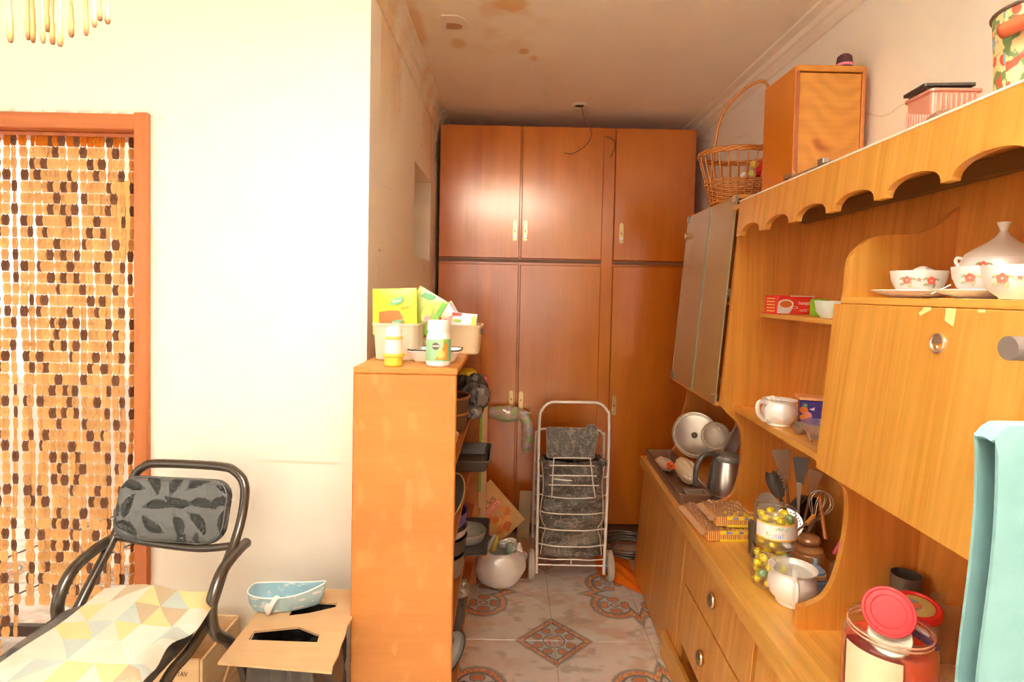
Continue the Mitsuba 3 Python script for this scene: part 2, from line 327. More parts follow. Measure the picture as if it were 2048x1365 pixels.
# the kitchen seen through the curtain
def lit_window(name, o, ex, w, h, n, power, label):
    """A framed window of n panes that glow by themselves; it lights along ex x up."""
    ex = np.array(ex, float); nz = np.cross(ex, (0, 0, 1)); k = tag(key_for(name), label, kind='structure')
    fr = [bx(0, w, -0.02, 0.03, 0, 0.05), bx(0, w, -0.02, 0.03, h - 0.05, h), *[bx(max(0, w * i / n - 0.025), min(w, w * i / n + 0.025), -0.02, 0.03, 0.0, h) for i in range(n + 1)]]
    add(k, 'window_frame', frame(cat(fr), o, ex, nz, (0, 0, 1)), C(0.8, 0.78, 0.72), False)
    for i in range(n):
        a, b = w * i / n + 0.025, w * (i + 1) / n - 0.025
        m = trimesh.Trimesh([(a, 0, 0.05), (b, 0, 0.05), (b, 0, h - 0.05), (a, 0, h - 0.05)], [[0, 1, 2], [0, 2, 3]], process=False)
        m = frame(m, o, ex, nz, (0, 0, 1))
        if np.dot(m.face_normals[0], nz) < 0: m.faces = np.asarray(m.faces)[:, ::-1]
        kk = key_for('window_pane', k)
        scene[kk] = mikit.ply(m, C(0.8, 0.8, 0.8), emitter={'type': 'area', 'radiance': rgb([power * q for q in TINT]), 'sampling_weight': 1.0 if name in ('unseen_window_5', 'unseen_window_6') else 0.4})
kw = Polygon([(-4.6, 0), (-0.6, 0), (-0.6, ZC), (-4.6, ZC)]).difference(sbox(-3.44, 1.83, -3.08, 2.30)).difference(sbox(-3.02, 1.83, -2.93, 2.18)).difference(sbox(-4.5, 0.0, -3.72, 1.9))
struct('wall_kitchen', frame(prism(kw, 0.1), (0, 4.3, 0), (1, 0, 0), (0, 0, 1), (0, 1, 0)), 'mat_plaster')
struct('wall_kitchen_side', bx(-4.7, -4.6, -0.0, 4.9, 0, ZC, 0), 'mat_plaster')
lit_window('window_1', (-3.08, 4.36, 1.83), (-1, 0, 0), 0.36, 0.47, 2, KIT, 'small bright two-pane kitchen window behind the bead curtain')
lit_window('window_2', (-2.93, 4.36, 1.83), (-1, 0, 0), 0.09, 0.35, 1, KIT, 'narrow bright kitchen window behind the bead curtain')
lit_window('window_3', (-3.72, 4.36, 0.0), (-1, 0, 0), 0.78, 1.9, 2, KIT, 'bright glass door of the kitchen at the left edge')
lit_window('unseen_window_4', (-4.58, 2.5, 0.9), (0, 1, 0), 1.6, 1.4, 3, KIT, 'unseen wide window on the kitchen side wall, placed to light the kitchen')  # out of view; its glowing panes brighten the cream kitchen wall
# the room behind the camera
struct('wall_rear', bx(-3.6, WR, -4.7, -4.6, 0, ZC, 0), 'mat_plaster')
struct('wall_room_left', bx(-3.7, -3.6, -4.7, WY, 0, ZC, 0), 'mat_plaster')
lit_window('unseen_window_5', (0.9, -4.57, 0.75), (-1, 0, 0), 3.6, 1.75, 5, UNSEEN_REAR, 'unseen wide window behind the camera, placed to light the alcove evenly')  # out of view; glowing panes placed for even light deep into the alcove
lit_window('unseen_window_6', (-3.57, -2.9, 0.75), (0, 1, 0), 3.2, 1.75, 4, UNSEEN_LEFT, 'unseen window on the left wall of the room, placed to light the right wall and hutch')  # out of view; glowing panes placed to light the right wall and hutch front
# ------------------------------------------------------------------ built-in wardrobe
KW = thing('wardrobe', 'tall built-in orange brown wooden wardrobe filling the end of the alcove', 'wardrobe')
wx0, wx1, wy, wt = -0.44, 1.10, 3.45, 2.495
add(KW, 'carcass', cat(bx(wx0, wx1, wy + 0.012, wy + 0.03, 0.075, wt, 0), bx(wx0, wx0 + 0.02, wy + 0.03, 3.94, 0.0, wt, 0), bx(wx1 - 0.02, wx1, wy + 0.03, 3.94, 0.0, wt, 0), bx(wx0 + 0.02, wx1 - 0.02, wy + 0.03, 3.94, wt - 0.02, wt, 0)), 'mat_wardrobe', False)
add(KW, 'plinth', bx(wx0 + 0.01, wx1 - 0.01, wy + 0.04, wy + 0.06, 0.0, 0.075, 0.001), C(0.10, 0.04, 0.015), False, label='dark recessed plinth')
add(KW, 'ledge', bx(wx0, wx1, wy + 0.002, wy + 0.012, 1.678, 1.694, 0.001), C(0.17, 0.065, 0.025), False, label='dark ledge between upper and lower doors')
add(KW, 'stile', bx(0.545, 0.615, wy + 0.0, wy + 0.012, 0.08, wt, 0.001), 'mat_wardrobe', False)
splits = [(wx0, 0.048), (0.056, 0.545), (0.615, wx1)]
def keyplate(parent, x, z, y, ring, h=0.062):
    hk = add(parent, 'keyplate', frame(prism(rpoly([(-0.0125, -h), (0.0125, -h), (0.0125, h), (-0.0125, h)], 0.0118), 0.003), (x, y, z), (1, 0, 0), (0, 0, 1), (0, -1, 0)), C(0.72, 0.55, 0.28, 0.3, 0.6), label='brass key plate')
    if ring:
        add(hk, 'finger_pull', frame(lathe([(0, 0.001), (0.008, 0.001), (0.010, 0.004), (0.0115, 0.006), (0.012, 0.003), (0.012, 0)], 20), (x, y - 0.003, z - 0.036), (1, 0, 0), (0, 0, 1), (0, -1, 0)), C(0.75, 0.72, 0.66, 0.25, 0.9))
        add(hk, 'keyhole', frame(prism(Point(0, 0).buffer(0.0035).union(sbox(-0.0015, -0.009, 0.0015, 0)), 0.0006), (x, y - 0.003, z + 0.0), (1, 0, 0), (0, 0, 1), (0, -1, 0)), C(0.03, 0.02, 0.015))
    else:
        add(hk, 'keyhole', frame(prism(Point(0, 0).buffer(0.0035).union(sbox(-0.0015, -0.009, 0.0015, 0)), 0.0006), (x, y - 0.003, z + 0.01), (1, 0, 0), (0, 0, 1), (0, -1, 0)), C(0.03, 0.02, 0.015))
for i, (a, b) in enumerate(splits):
    u_ = add(KW, 'upper_door', bx(a + 0.002, b - 0.002, wy - 0.018, wy, 1.70, wt - 0.004, 0.003), 'mat_wardrobe', False)
    l_ = add(KW, 'lower_door', bx(a + 0.002, b - 0.002, wy - 0.018, wy, 0.085, 1.662, 0.003), 'mat_wardrobe', False)
    hx = (b - 0.028, a + 0.026, a + 0.046)[i]
    keyplate(u_, hx, 1.862 + (0.004 if i < 2 else 0.0), wy - 0.018, True)
    keyplate(l_, (b - 0.03, a + 0.022, a + 0.03)[i], (0.835, 0.83, 0.82)[i], wy - 0.018, i == 2)

# ------------------------------------------------------------------ the wall unit (its chipboard has racked toward the wall)
def HX(y, z): return 0.075 * (z - 0.64) + 0.03 * (y - 2.25)
def H(mesh):
    m = mesh.copy(); v = np.asarray(m.vertices).copy(); v[:, 0] += HX(v[:, 1], v[:, 2]); m.vertices = v; return m
def hb(*a, b=0.0015): return H(bx(*a, b))
def hside(poly, y, d=0.02):                       # panel across the unit: polygon in (x, z) at y
    return H(frame(prism(poly, d), (0, y, 0), (1, 0, 0), (0, 0, 1), (0, 1, 0)))
LAM, LAMH, WHITE_EDGE = 'mat_laminate', 'mat_laminate_flat', C(0.85, 0.80, 0.72)
BK = 1.08
HU = thing('hutch', 'long yellow orange wood laminate hutch with scalloped valance along the right wall', 'hutch')
Y0, Y1 = 0.62, 3.0
add(HU, 'worktop', H(bx(0.69, BK, Y0, Y1, 0.587, 0.638, 0.003)), LAMH, False)
base = add(HU, 'base_carcass', cat(hb(0.735, BK, Y0, Y0 + 0.02, 0.05, 0.587), hb(0.735, BK, Y1 - 0.035, Y1 - 0.015, 0.0, 0.587), hb(0.735, BK, 2.16, 2.18, 0.05, 0.587), hb(0.735, BK, 1.49, 1.51, 0.05, 0.587), hb(0.735, BK, Y0, Y1 - 0.02, 0.05, 0.07), hb(BK - 0.01, BK, Y0, Y1 - 0.02, 0.05, 0.587), hb(0.76, 0.775, Y0, Y1 - 0.02, 0.0, 0.05)), LAM, False)
add(HU, 'base_door', hb(0.715, 0.733, 2.185, Y1 - 0.012, 0.012, 0.580), LAM, False)
add(HU, 'base_rail', hb(0.718, 0.735, 2.145, 2.180, 0.06, 0.580), LAM, False)
dw1 = add(HU, 'drawer', hb(0.713, 0.733, 1.515, 2.140, 0.400, 0.580), LAM, False)
dw2 = add(HU, 'drawer', hb(0.711, 0.733, 1.515, 2.140, 0.185, 0.394), LAM, False)
add(HU, 'base_door', hb(0.714, 0.733, Y0 + 0.01, 1.495, 0.05, 0.580), LAM, False)
def knob(parent, y, z, x):
    pf = [(0, 0.020), (0.008, 0.020), (0.013, 0.0175), (0.015, 0.016), (0.019, 0.017), (0.024, 0.014), (0.026, 0.009), (0.024, 0.005), (0.010, 0.003), (0.009, -0.002)]
    add(parent, 'knob', H(frame(lathe(pf[::-1], 24), (x, y, z), (0, 1, 0), (0, 0, 1), (-1, 0, 0))), C(0.50, 0.38, 0.22, 0.3, 0.85), label='brass knob')
knob(dw1, 1.83, 0.497, 0.713); knob(dw2, 1.872, 0.277, 0.711)
add(HU, 'screw', H(xf(ball(0.006, 2), (0.717, 2.135, 0.555))), C(0.5, 0.42, 0.3, 0.3, 0.9), label='screw head under the worktop')
# notched upright panels
notch = lambda: None
def curve(pts, n=6): return [tuple(q) for q in spline(np.array(pts), n)]
div = [(0.812, 1.862), (0.812, 1.066)] + curve([(0.812, 1.066), (0.848, 1.029), (0.886, 0.995), (0.911, 0.935), (0.920, 0.82), (0.905, 0.715), (0.860, 0.678), (0.806, 0.664)]) + [(0.806, 0.638), (BK, 0.638), (BK, 1.862)]
add(HU, 'side_panel', hside(div, 2.24), LAM, False)
endp = [(0.812, 1.905), (0.812, 1.062)] + curve([(0.812, 1.062), (0.860, 1.03), (0.884, 0.995), (0.880, 0.93), (0.866, 0.84), (0.862, 0.75), (0.84, 0.69), (0.806, 0.664)]) + [(0.806, 0.638), (BK, 0.638), (BK, 1.905)]
add(HU, 'side_panel', hside(endp, 2.93), LAM, False)
wing = curve([(0.785, 0.697), (0.81, 0.703), (0.847, 0.727), (0.87, 0.781), (0.881, 0.86), (0.883, 0.939), (0.874, 0.998), (0.852, 1.028), (0.812, 1.062)]) + [(0.812, 1.53)] + curve([(0.812, 1.53), (0.813, 1.598), (0.833, 1.631), (0.868, 1.657), (0.925, 1.664), (0.975, 1.668), (1.024, 1.689), (BK, 1.742)]) + [(BK, 0.638), (0.784, 0.638)]
add(HU, 'side_panel', hside(wing, 1.44), LAM, False)
add(HU, 'side_panel', hside([(0.785, 0.638), (BK, 0.638), (BK, 1.862), (0.812, 1.862)], Y0), LAM, False)
add(HU, 'back_panel', hb(BK - 0.004, BK, Y0 + 0.02, 2.93, 0.638, 1.862), LAM, False)
add(HU, 'top_board', hb(0.785, BK, Y0, 2.26, 1.838, 1.856), LAMH, False)
add(HU, 'dark_back_strip', hb(BK - 0.03, BK - 0.005, Y0 + 0.02, 2.24, 1.79, 1.838), C(0.16, 0.085, 0.02), False, label='dark brown strip under the top board')  # dark strip along the back, just under the top board
# scalloped valance
sc = [(Y0, 1.856), (2.155, 1.856), (2.155, 1.724)]
for k, yc in enumerate([2.028, 1.809, 1.594, 1.385, 1.176, 0.980, 0.78]):
    w = 0.084
    sc += [(yc + w, 1.724)] + [(yc + w * math.cos(a), 1.724 + 0.037 * math.sin(a) ** 0.8) for a in np.linspace(0.12, PI - 0.12, 14)] + [(yc - w, 1.724)]
sc += [(Y0, 1.724)]
vd = add(HU, 'valance', H(frame(prism(sc, 0.018), (0.772, 0, 0), (0, 1, 0), (0, 0, 1), (1, 0, 0))), LAM, False)
add(vd, 'edge_strip', hb(0.770, 0.792, Y0, 2.156, 1.856, 1.861, b=0.0005), WHITE_EDGE, False, label='white top edge')
# glass fronted cupboard
add(HU, 'cupboard_floor', hb(0.80, BK, 2.262, 2.945, 1.056, 1.074), LAMH, False)
add(HU, 'cupboard_top', hb(0.80, BK, 2.262, 2.948, 1.888, 1.905), LAMH, False)
add(HU, 'cupboard_back', hb(BK - 0.004, BK, 2.262, 2.93, 0.638, 1.888), LAM, False)
add(HU, 'cupboard_shelf', hb(0.87, BK - 0.005, 2.262, 2.928, 1.46, 1.474), LAMH, False)
scene['mat_bronze_glass'] = {'type': 'blendbsdf', 'weight': 0.60, 'a': {'type': 'thindielectric', 'int_ior': 1.52, 'specular_transmittance': rgb((0.80, 0.66, 0.42))},
    'b': two({'type': 'roughplastic', 'diffuse_reflectance': rgb((0.70, 0.47, 0.17)), 'alpha': 0.12})}
for a, b in ((2.262, 2.575), (2.590, 2.940)):
    g = add(HU, 'glass_door', H(trimesh.Trimesh([(0.797, a, 1.066), (0.797, b, 1.066), (0.797, b, 1.898), (0.797, a, 1.898)], [[0, 2, 1], [0, 3, 2]], process=False)), 'mat_bronze_glass', False, label='smoky bronze glass door')
    add(g, 'glass_edge', cat(hb(0.795, 0.800, b - 0.004, b, 1.066, 1.898, b=0), hb(0.795, 0.800, a, a + 0.003, 1.066, 1.898, b=0)), C(0.32, 0.36, 0.22, 0.15), False, label='greenish polished glass edge')
    hy = a if a < 2.3 else b - 0.03
    for z0 in (1.066, 1.872):
        add(g, 'hinge', hb(0.789, 0.806, hy, hy + 0.03, z0, z0 + 0.032 if z0 > 1.5 else z0 + 0.036), C(0.62, 0.58, 0.5, 0.25, 0.9) if a < 2.3 else C(0.2, 0.18, 0.15, 0.3, 0.8), False, label='metal corner hinge')
gk = add(g, 'knob', H(frame(lathe([(0.008, 0), (0.008, 0.006), (0.015, 0.008), (0.017, 0.014), (0.013, 0.018), (0, 0.019)], 20), (0.797, 2.905, 1.80), (0, 1, 0), (0, 0, 1), (-1, 0, 0))), C(0.72, 0.6, 0.38, 0.3, 0.8), label='round brass knob')
# shelves of the open part
add(HU, 'tea_shelf', H(frame(prism([(0.872, 2.10), (0.86, 1.462), (BK - 0.005, 1.462), (BK - 0.005, 2.238), (0.935, 2.238)], 0.014), (0, 0, 1.425), (1, 0, 0), (0, 1, 0), (0, 0, 1))), LAMH, False)
add(HU, 'mug_shelf', H(frame(prism([(0.868, 2.238), (0.852, 1.462), (BK - 0.005, 1.462), (BK - 0.005, 2.238)], 0.020), (0, 0, 1.045), (1, 0, 0), (0, 1, 0), (0, 0, 1))), LAMH, False)
# drop front desk
add(HU, 'desk_floor', hb(0.812, BK - 0.005, Y0 + 0.02, 1.44, 1.064, 1.082), LAMH, False)
add(HU, 'desk_top', hb(0.800, BK - 0.005, Y0 + 0.02, 1.44, 1.487, 1.503), LAMH, False)
df = add(HU, 'drop_front', hb(0.790, 0.808, Y0 + 0.01, 1.452, 1.060, 1.486, b=0.002), LAM, False)
rp_ = add(df, 'ring_pull', H(frame(lathe([(0.013, 0.0015), (0.0155, 0.004), (0.017, 0.0045), (0.0195, 0.003), (0.020, 0)], 32), (0.790, 1.071, 1.418), (0, 1, 0), (0, 0, 1), (-1, 0, 0))), C(0.72, 0.66, 0.58, 0.25, 0.9), label='round chrome ring pull')
add(rp_, 'half_cover', H(frame(prism(Polygon([(0.0145 * math.cos(a), 0.0145 * math.sin(a)) for a in np.linspace(-0.12, PI - 0.12, 20)]), 0.003), (0.790, 1.071, 1.418), (0, 1, 0), (0, 0, 1), (-1, 0, 0))), C(0.80, 0.76, 0.70, 0.25, 0.9), False)
add(rp_, 'screw', H(frame(lathe([(0, 0.003), (0.003, 0.002), (0.004, 0)], 12), (0.789, 1.073, 1.411), (0, 1, 0), (0, 0, 1), (-1, 0, 0))), C(0.8, 0.7, 0.5, 0.3, 0.9))
# fallen plank at the open gap under the drawers
one('loose_plank', frame(bx(-0.008, 0.008, 0, 0.45, 0, 0.11, 0.001), (0.672, 1.86, 0.0), (1, 0, 0), (-0.02, 1, 0), (0, 0, 1)), 'mat_laminate_flat', 'loose plank of pale wood standing on the floor below the drawers', 'plank', smooth=False)

# ------------------------------------------------------------------ low shelf unit on the left
SX0, SX1, SY0, SY1, SZ = -0.425, -0.142, 1.545, 2.86, 1.285
SU = thing('shelf_unit', 'orange wooden shelf unit standing end-on against the left alcove wall', 'shelf')
add(SU, 'end_panel', bx(SX0, SX1, SY0, SY0 + 0.02, 0, SZ - 0.018, 0.003), 'mat_shelf', False)
add(SU, 'end_panel', bx(SX0, SX1, SY1 - 0.02, SY1, 0, SZ - 0.018, 0.003), 'mat_shelf', False)
add(SU, 'top_board', bx(SX0, SX1 + 0.003, SY0 - 0.002, SY1, SZ - 0.018, SZ, 0.003), 'mat_shelf', False)
add(SU, 'back_panel', bx(SX0, SX0 + 0.006, SY0 + 0.02, SY1 - 0.02, 0.05, SZ - 0.02, 0), 'mat_shelf', False)
SHZ = [0.12, 0.42, 0.70, 0.955]
for z in SHZ: add(SU, 'shelf', bx(SX0 + 0.006, SX1 - 0.02, SY0 + 0.02, SY1 - 0.02, z - 0.016, z, 0.001), 'mat_shelf', False)
add(SU, 'plinth', bx(SX1 - 0.05, SX1 - 0.036, SY0 + 0.02, SY1 - 0.02, 0, 0.104, 0.001), 'mat_shelf', False)
# ------------------------------------------------------------------ bead curtain
scene['mat_bead'] = {'type': 'principledthin', 'base_color': {'type': 'mesh_attribute', 'name': 'vertex_color'}, 'roughness': 0.25, 'diff_trans': 0.9, 'eta': 1.45}
def bead_mesh():
    poly = [(-0.0058, 0.0), (-0.0098, -0.012), (-0.0102, -0.019), (-0.0072, -0.0362), (0.0072, -0.0362), (0.0102, -0.019), (0.0098, -0.012), (0.0058, 0.0), (0.002, -0.003), (-0.002, -0.003)]
    b = prism(poly, 0.003); b.apply_translation([0, 0, -0.0015])
    r = [xf(bx(-0.0008, 0.0008, -0.017, 0, 0.0013, 0.0032, 0), (s * 0.0012, -0.006, 0), rz=s * 0.22) for s in (-1, 1)]
    r += [xf(bx(-0.0008, 0.0008, -0.017, 0, -0.0032, -0.0013, 0), (s * 0.0012, -0.006, 0), rz=s * 0.22) for s in (-1, 1)]
    k = cat(b, r, bx(-0.0011, 0.0011, -0.0375, -0.0325, -0.0011, 0.0011, 0), bx(-0.0006, 0.0006, -0.026, -0.018, 0.0013, 0.0028, 0))
    return frame(k, (0, 0, 0), (1, 0, 0), (0, 0, 1), (0, -1, 0))
BEAD = xf(bead_mesh()); BEAD.vertices = np.asarray(BEAD.vertices) * [1.12, 1, 1]
BC = thing('bead_curtain', 'hanging curtain of amber and dark brown plastic beads filling the doorway', 'bead curtain', kind='stuff')
xs = [-1.80, -1.775, -1.755, -1.722, -1.69, -1.663, -1.635, -1.608, -1.583, -1.563, -1.546, -1.525, -1.504, -1.483, -1.461, -1.434, -1.413, -1.389, -1.374, -1.351, -1.332, -1.306, -1.277, -1.25] + [-2.13 + 0.0235 * q for q in range(14)]
pat = 'BADCDADCDCABADABCDCABDAC' + 'CADBACDABCADCB'
dark = {'A': (6, (0, 4)), 'B': (4, (1,)), 'C': (6, (2,)), 'D': (4, (3,))}
botm = lambda x: 0.26 if x < -1.68 else (0.33 if x < -1.6 else (0.50 if x > -1.34 else 0.42))
for i, x in enumerate(xs):
    x = x * 1.87 / 1.9 + 0.012; ms, cs = [], []
    z, row, mod = 1.978, 0, dark[pat[i]]
    lean = rng.uniform(-0.006, 0.006) - (0.025 if x < -1.62 else 0.0) * 0.3
    yaw = rng.uniform(-0.35, 0.35) if x < -1.255 else 1.35
    while z > botm(x) + rng.uniform(-0.02, 0.03) * 0:
        yy = yaw + rng.normal(0, 0.16); f = (1.978 - z)
        m = xf(BEAD, (x + lean * f + 0.002 * math.sin(row * 0.7 + i), 1.87 + 0.004 * math.sin(row * 0.4 + i * 2), z), rz=yy)
        dk = row % mod[0] in mod[1]
        c = np.array((0.26, 0.13, 0.08) if dk else (0.86, 0.57, 0.28)) * (1 + 0.12 * rng.uniform(-1, 1))
        if not dk and row == 0: c = np.array((0.72, 0.25, 0.03))
        ms.append(m); cs.append(np.tile(np.clip(c, 0, 1), (len(m.vertices), 1))); z -= 0.0372; row += 1
    k = f'{BC}__{i + 1:03d}'
    scene[k] = mikit.ply(cat(ms), 'mat_bead', color=np.vstack(cs))
add('door_1', 'curtain_rail', bx(DX0 + 0.01, DX1 - 0.008, 1.855, 1.885, 1.972, 1.984, 0.001), 'mat_doorframe', False)

# kitchen things glimpsed through the beads
one('kitchen_counter', cat(bx(-3.3, -1.2, 3.55, 4.2, 0.0, 0.86, 0.004), bx(-3.32, -1.2, 3.53, 4.22, 0.86, 0.90, 0.004)), C(0.88, 0.87, 0.84, 0.4), 'white kitchen counter behind the bead curtain', 'counter', smooth=False)
wc = thing('wall_cupboard', 'ochre yellow cupboard on the kitchen wall, seen past the right edge of the bead curtain', 'cupboard')
add(wc, 'body', bx(-2.72, -2.30, 3.92, 4.28, 1.70, 2.20, 0.003), C(0.72, 0.42, 0.10, 0.5), False)
add(wc, 'door', bx(-2.50, -2.305, 3.90, 3.92, 1.71, 2.19, 0.003), C(0.76, 0.48, 0.14, 0.5), False)
add(wc, 'door', bx(-2.715, -2.51, 3.90, 3.92, 1.71, 2.19, 0.003), C(0.76, 0.48, 0.14, 0.5), False)
rk = thing('wire_rack', 'dark low metal rack with thin rods on the kitchen floor, behind the bead curtain', 'rack')
add(rk, 'bar', bx(-2.35, -1.55, 2.30, 2.33, 0.03, 0.075, 0.004), C(0.05, 0.03, 0.025, 0.4))
add(rk, 'rod', rod((-2.32, 2.32, 0.06), (-1.40, 2.50, 0.46), 0.0035), C(0.08, 0.07, 0.07, 0.3))
add(rk, 'rod', rod((-2.32, 2.32, 0.25), (-1.35, 2.50, 0.62), 0.003), C(0.08, 0.07, 0.07, 0.3))
for x in (-2.3, -1.62): add(rk, 'foot', bx(x, x + 0.03, 2.22, 2.42, 0, 0.03), C(0.05, 0.03, 0.025, 0.4))
add(rk, 'post', bx(-1.43, -1.39, 2.48, 2.52, 0, 0.64), C(0.05, 0.03, 0.025, 0.4)); add(rk, 'post', bx(-2.34, -2.30, 2.30, 2.34, 0, 0.30), C(0.05, 0.03, 0.025, 0.4))

# ------------------------------------------------------------------ fringed lamp, close to the camera at top left
FL_ = thing('hanging_lamp', 'hanging lamp whose straw coloured fringe reaches into the top left corner', 'lamp')
add(FL_, 'shade', xf(lathe([(0.045, 0.10), (0.075, 0.0), (0.073, 0.0), (0.043, 0.10)], 28), (-0.50, 0.62, 1.86)), C(0.78, 0.55, 0.28, 0.7), label='straw shade')
add(FL_, 'cord', rod((-0.50, 0.62, 1.955), (-0.50, 0.62, ZC - 0.02), 0.003), C(0.6, 0.5, 0.36, 0.6))
add(FL_, 'ceiling_cup', xf(lathe([(0, -0.03), (0.02, -0.028), (0.04, -0.01), (0.042, 0)], 20), (-0.50, 0.62, ZC)), C(0.7, 0.6, 0.45, 0.5))
add(FL_, 'bulb', xf(ball(0.028, 2), (-0.50, 0.62, 1.90)), C(0.95, 0.93, 0.88, 0.3))
pbr('mat_straw', {'type': 'mesh_attribute', 'name': 'vertex_color'}, 0.7, spec=0.2)
tz = [(-0.542, 1.756), (-0.523, 1.759), (-0.518, 1.756), (-0.507, 1.756), (-0.502, 1.768), (-0.497, 1.755), (-0.489, 1.753), (-0.477, 1.763), (-0.461, 1.765), (-0.452, 1.774), (-0.446, 1.781), (-0.438, 1.778), (-0.56, 1.755), (-0.575, 1.76)]
for i, (x, zb) in enumerate(tz):
    a = math.acos(max(-1, min(1, (x + 0.5) / 0.0745))); y = 0.62 - 0.03 * math.sin(a) * (-1 if i % 3 else 0.6)
    x2 = -0.5 + (x + 0.5) * (0.96 if i % 2 else 1.0)
    dx = rng.uniform(-0.003, 0.003); q_ = y / 0.62; x2, x, zb = x2 * 1.0, x * q_, 1.5 + (zb - 1.5) * q_
    P_ = spline([(x + dx * 0.6, y, 1.862), (x + dx, y, 1.83), (x - dx * 0.3, y, (1.83 + zb) / 2), (x, y, zb)], 6)
    n = len(P_); tt = np.linspace(0, 1, n)
    r = 0.0017 + 0.0003 * np.sin(tt * 9 + i) + np.where((tt > 0.75) & (tt < 0.95), 0.0009, 0)
    m = tube(P_, r, 7)
    f = np.clip((1.80 - m.vertices[:, 2]) / 0.05, 0, 1)[:, None]
    col = np.array((0.90, 0.72, 0.40)) * (1 - f) + np.array((0.78, 0.42, 0.14)) * f
    tip = np.clip((zb + 0.010 - m.vertices[:, 2]) / 0.008, 0, 1)[:, None]
    add(FL_, 'fringe_strand', m, 'mat_straw', True, color=col * (1 - tip) + np.array((0.30, 0.14, 0.07)) * tip)

# ------------------------------------------------------------------ black tubular armchair
def emboss(p, n, uv):
    u, v = (p.x + 0.35 * p.y) * 15, (p.z + 0.9 * p.y) * 15
    h = mi.Float(0)
    for i in (-1, 0, 1):
        for j in (-1, 0, 1):
            cx, cy = dr.floor(u) + i, dr.floor(v) + j
            dx, dy = u - cx - 0.3 - 0.4 * cell_rand(cx, cy, 1), v - cy - 0.3 - 0.4 * cell_rand(cx, cy, 2)
            an = 6.283 * cell_rand(cx, cy, 3); ca, sa = dr.cos(an), dr.sin(an)
            s, t = dx * ca + dy * sa, dy * ca - dx * sa
            t = t + 0.35 * s * s - 0.08
            w = 0.24 * dr.maximum(0, 1 - dr.square(s / 0.72)) * (1 - 0.45 * s)
            k = smoothstep(0.0, 0.10, w - dr.abs(t)) * (0.55 + 0.45 * dr.cos((s * 26 - dr.abs(t) * 30))) * (0.35 + 0.65 * smoothstep(0.0, 0.03, dr.abs(t)))
            h = dr.maximum(h, k)
    return h + 0.12 * fbm(u * 4, v * 4, 2.0, 2)
pbr('mat_vinyl', (0.052, 0.060, 0.064), 0.36, spec=0.6, bump=pr(emboss), bscale=0.012)
TUBE = C(0.018, 0.014, 0.010, 0.22, 0.0, 0.6)
CH = thing('armchair', 'black tubular metal armchair with embossed dark grey vinyl backrest in front of the white wall', 'chair')
lp = [(-1.105, 1.40, 0.60), (-1.105, 1.475, 0.68), (-1.105, 1.60, 0.80), (-1.10, 1.655, 0.92), (-1.075, 1.665, 0.957), (-1.03, 1.668, 0.968), (-0.84, 1.640, 0.972), (-0.785, 1.630, 0.960), (-0.752, 1.615, 0.925), (-0.745, 1.59, 0.86), (-0.745, 1.55, 0.80), (-0.745, 1.475, 0.735), (-0.745, 1.395, 0.645)]
bk = add(CH, 'back_frame', tube(spline(lp, 7), 0.0125, 12), TUBE, True)
for sx in (-0.745, -1.105):
    add(CH, 'side_frame', tube(spline([(sx, 1.395, 0.645), (sx, 1.32, 0.628), (sx, 1.245, 0.625), (sx, 1.20, 0.585), (sx, 1.17, 0.42), (sx, 1.14, 0.02)], 7), 0.0125, 12), TUBE, True)
    o = 0.004 if sx < -1 else -0.004
    ax_ = sx + (-0.012 if sx < -1 else 0.012)
    add(CH, 'armrest', tube(spline([(ax_, 1.585, 0.772), (ax_, 1.53, 0.772), (ax_, 1.452, 0.757), (ax_, 1.408, 0.715), (ax_, 1.398, 0.672), (ax_, 1.42, 0.612), (ax_, 1.50, 0.535), (ax_, 1.58, 0.40), (ax_, 1.63, 0.20), (ax_, 1.65, 0.015)], 7), 0.0145, 12), TUBE, True)
add(CH, 'crossbar', tube(spline([(-1.105, 1.585, 0.785), (-1.0, 1.575, 0.772), (-0.85, 1.555, 0.768), (-0.745, 1.54, 0.785)], 6), 0.010, 10), TUBE, True)
add(CH, 'crossbar', rod((-1.10, 1.66, 0.10), (-0.75, 1.66, 0.10), 0.010), TUBE, True)
add(CH, 'crossbar', rod((-1.10, 1.155, 0.20), (-0.75, 1.155, 0.20), 0.010), TUBE, True)
def cushion(w, h, t, r, bulge=0.35):
    P_ = rpoly([(-w / 2, -h / 2), (w / 2, -h / 2), (w / 2, h / 2), (-w / 2, h / 2)], r, 8)
    ring = np.array(P_.exterior.segmentize(0.012).coords)[:-1]; n = len(ring)
    V, F = [], []
    lv = [(1.0, 0.0), (1.012, 0.25), (1.012, 0.6), (0.985, 0.85), (0.94, 0.97), (0.85, 1.03), (0.65, 1.10), (0.35, 1.14)]
    for s, z in lv: V += [(x * s if s < 1 else x + (s - 1) * w / 2 * np.sign(x), y * s if s < 1 else y + (s - 1) * h / 2 * np.sign(y), z * t) for x, y in ring]
    for i in range(len(lv) - 1):
        for q in range(n):
            a, b = i * n + q, i * n + (q + 1) % n
            F += [[a, b, b + n], [a, b + n, a + n]]
    c = len(V); V += [(0, 0, 1.15 * t), (0, 0, 0)]
    for q in range(n): F += [[(len(lv) - 1) * n + q, (len(lv) - 1) * n + (q + 1) % n, c], [(q + 1) % n, q, c + 1]]
    return trimesh.Trimesh(V, F, process=False)
up = np.array((0.02, 0.27, 0.96)); up /= np.linalg.norm(up); rt = np.array((0.995, -0.08, 0.0)); rt /= np.linalg.norm(rt); nr = np.cross(rt, up)
bp = add(CH, 'backrest', frame(cushion(0.325, 0.172, 0.030, 0.05), np.array((-0.945, 1.607, 0.857)), rt, up, nr), 'mat_vinyl', 50)
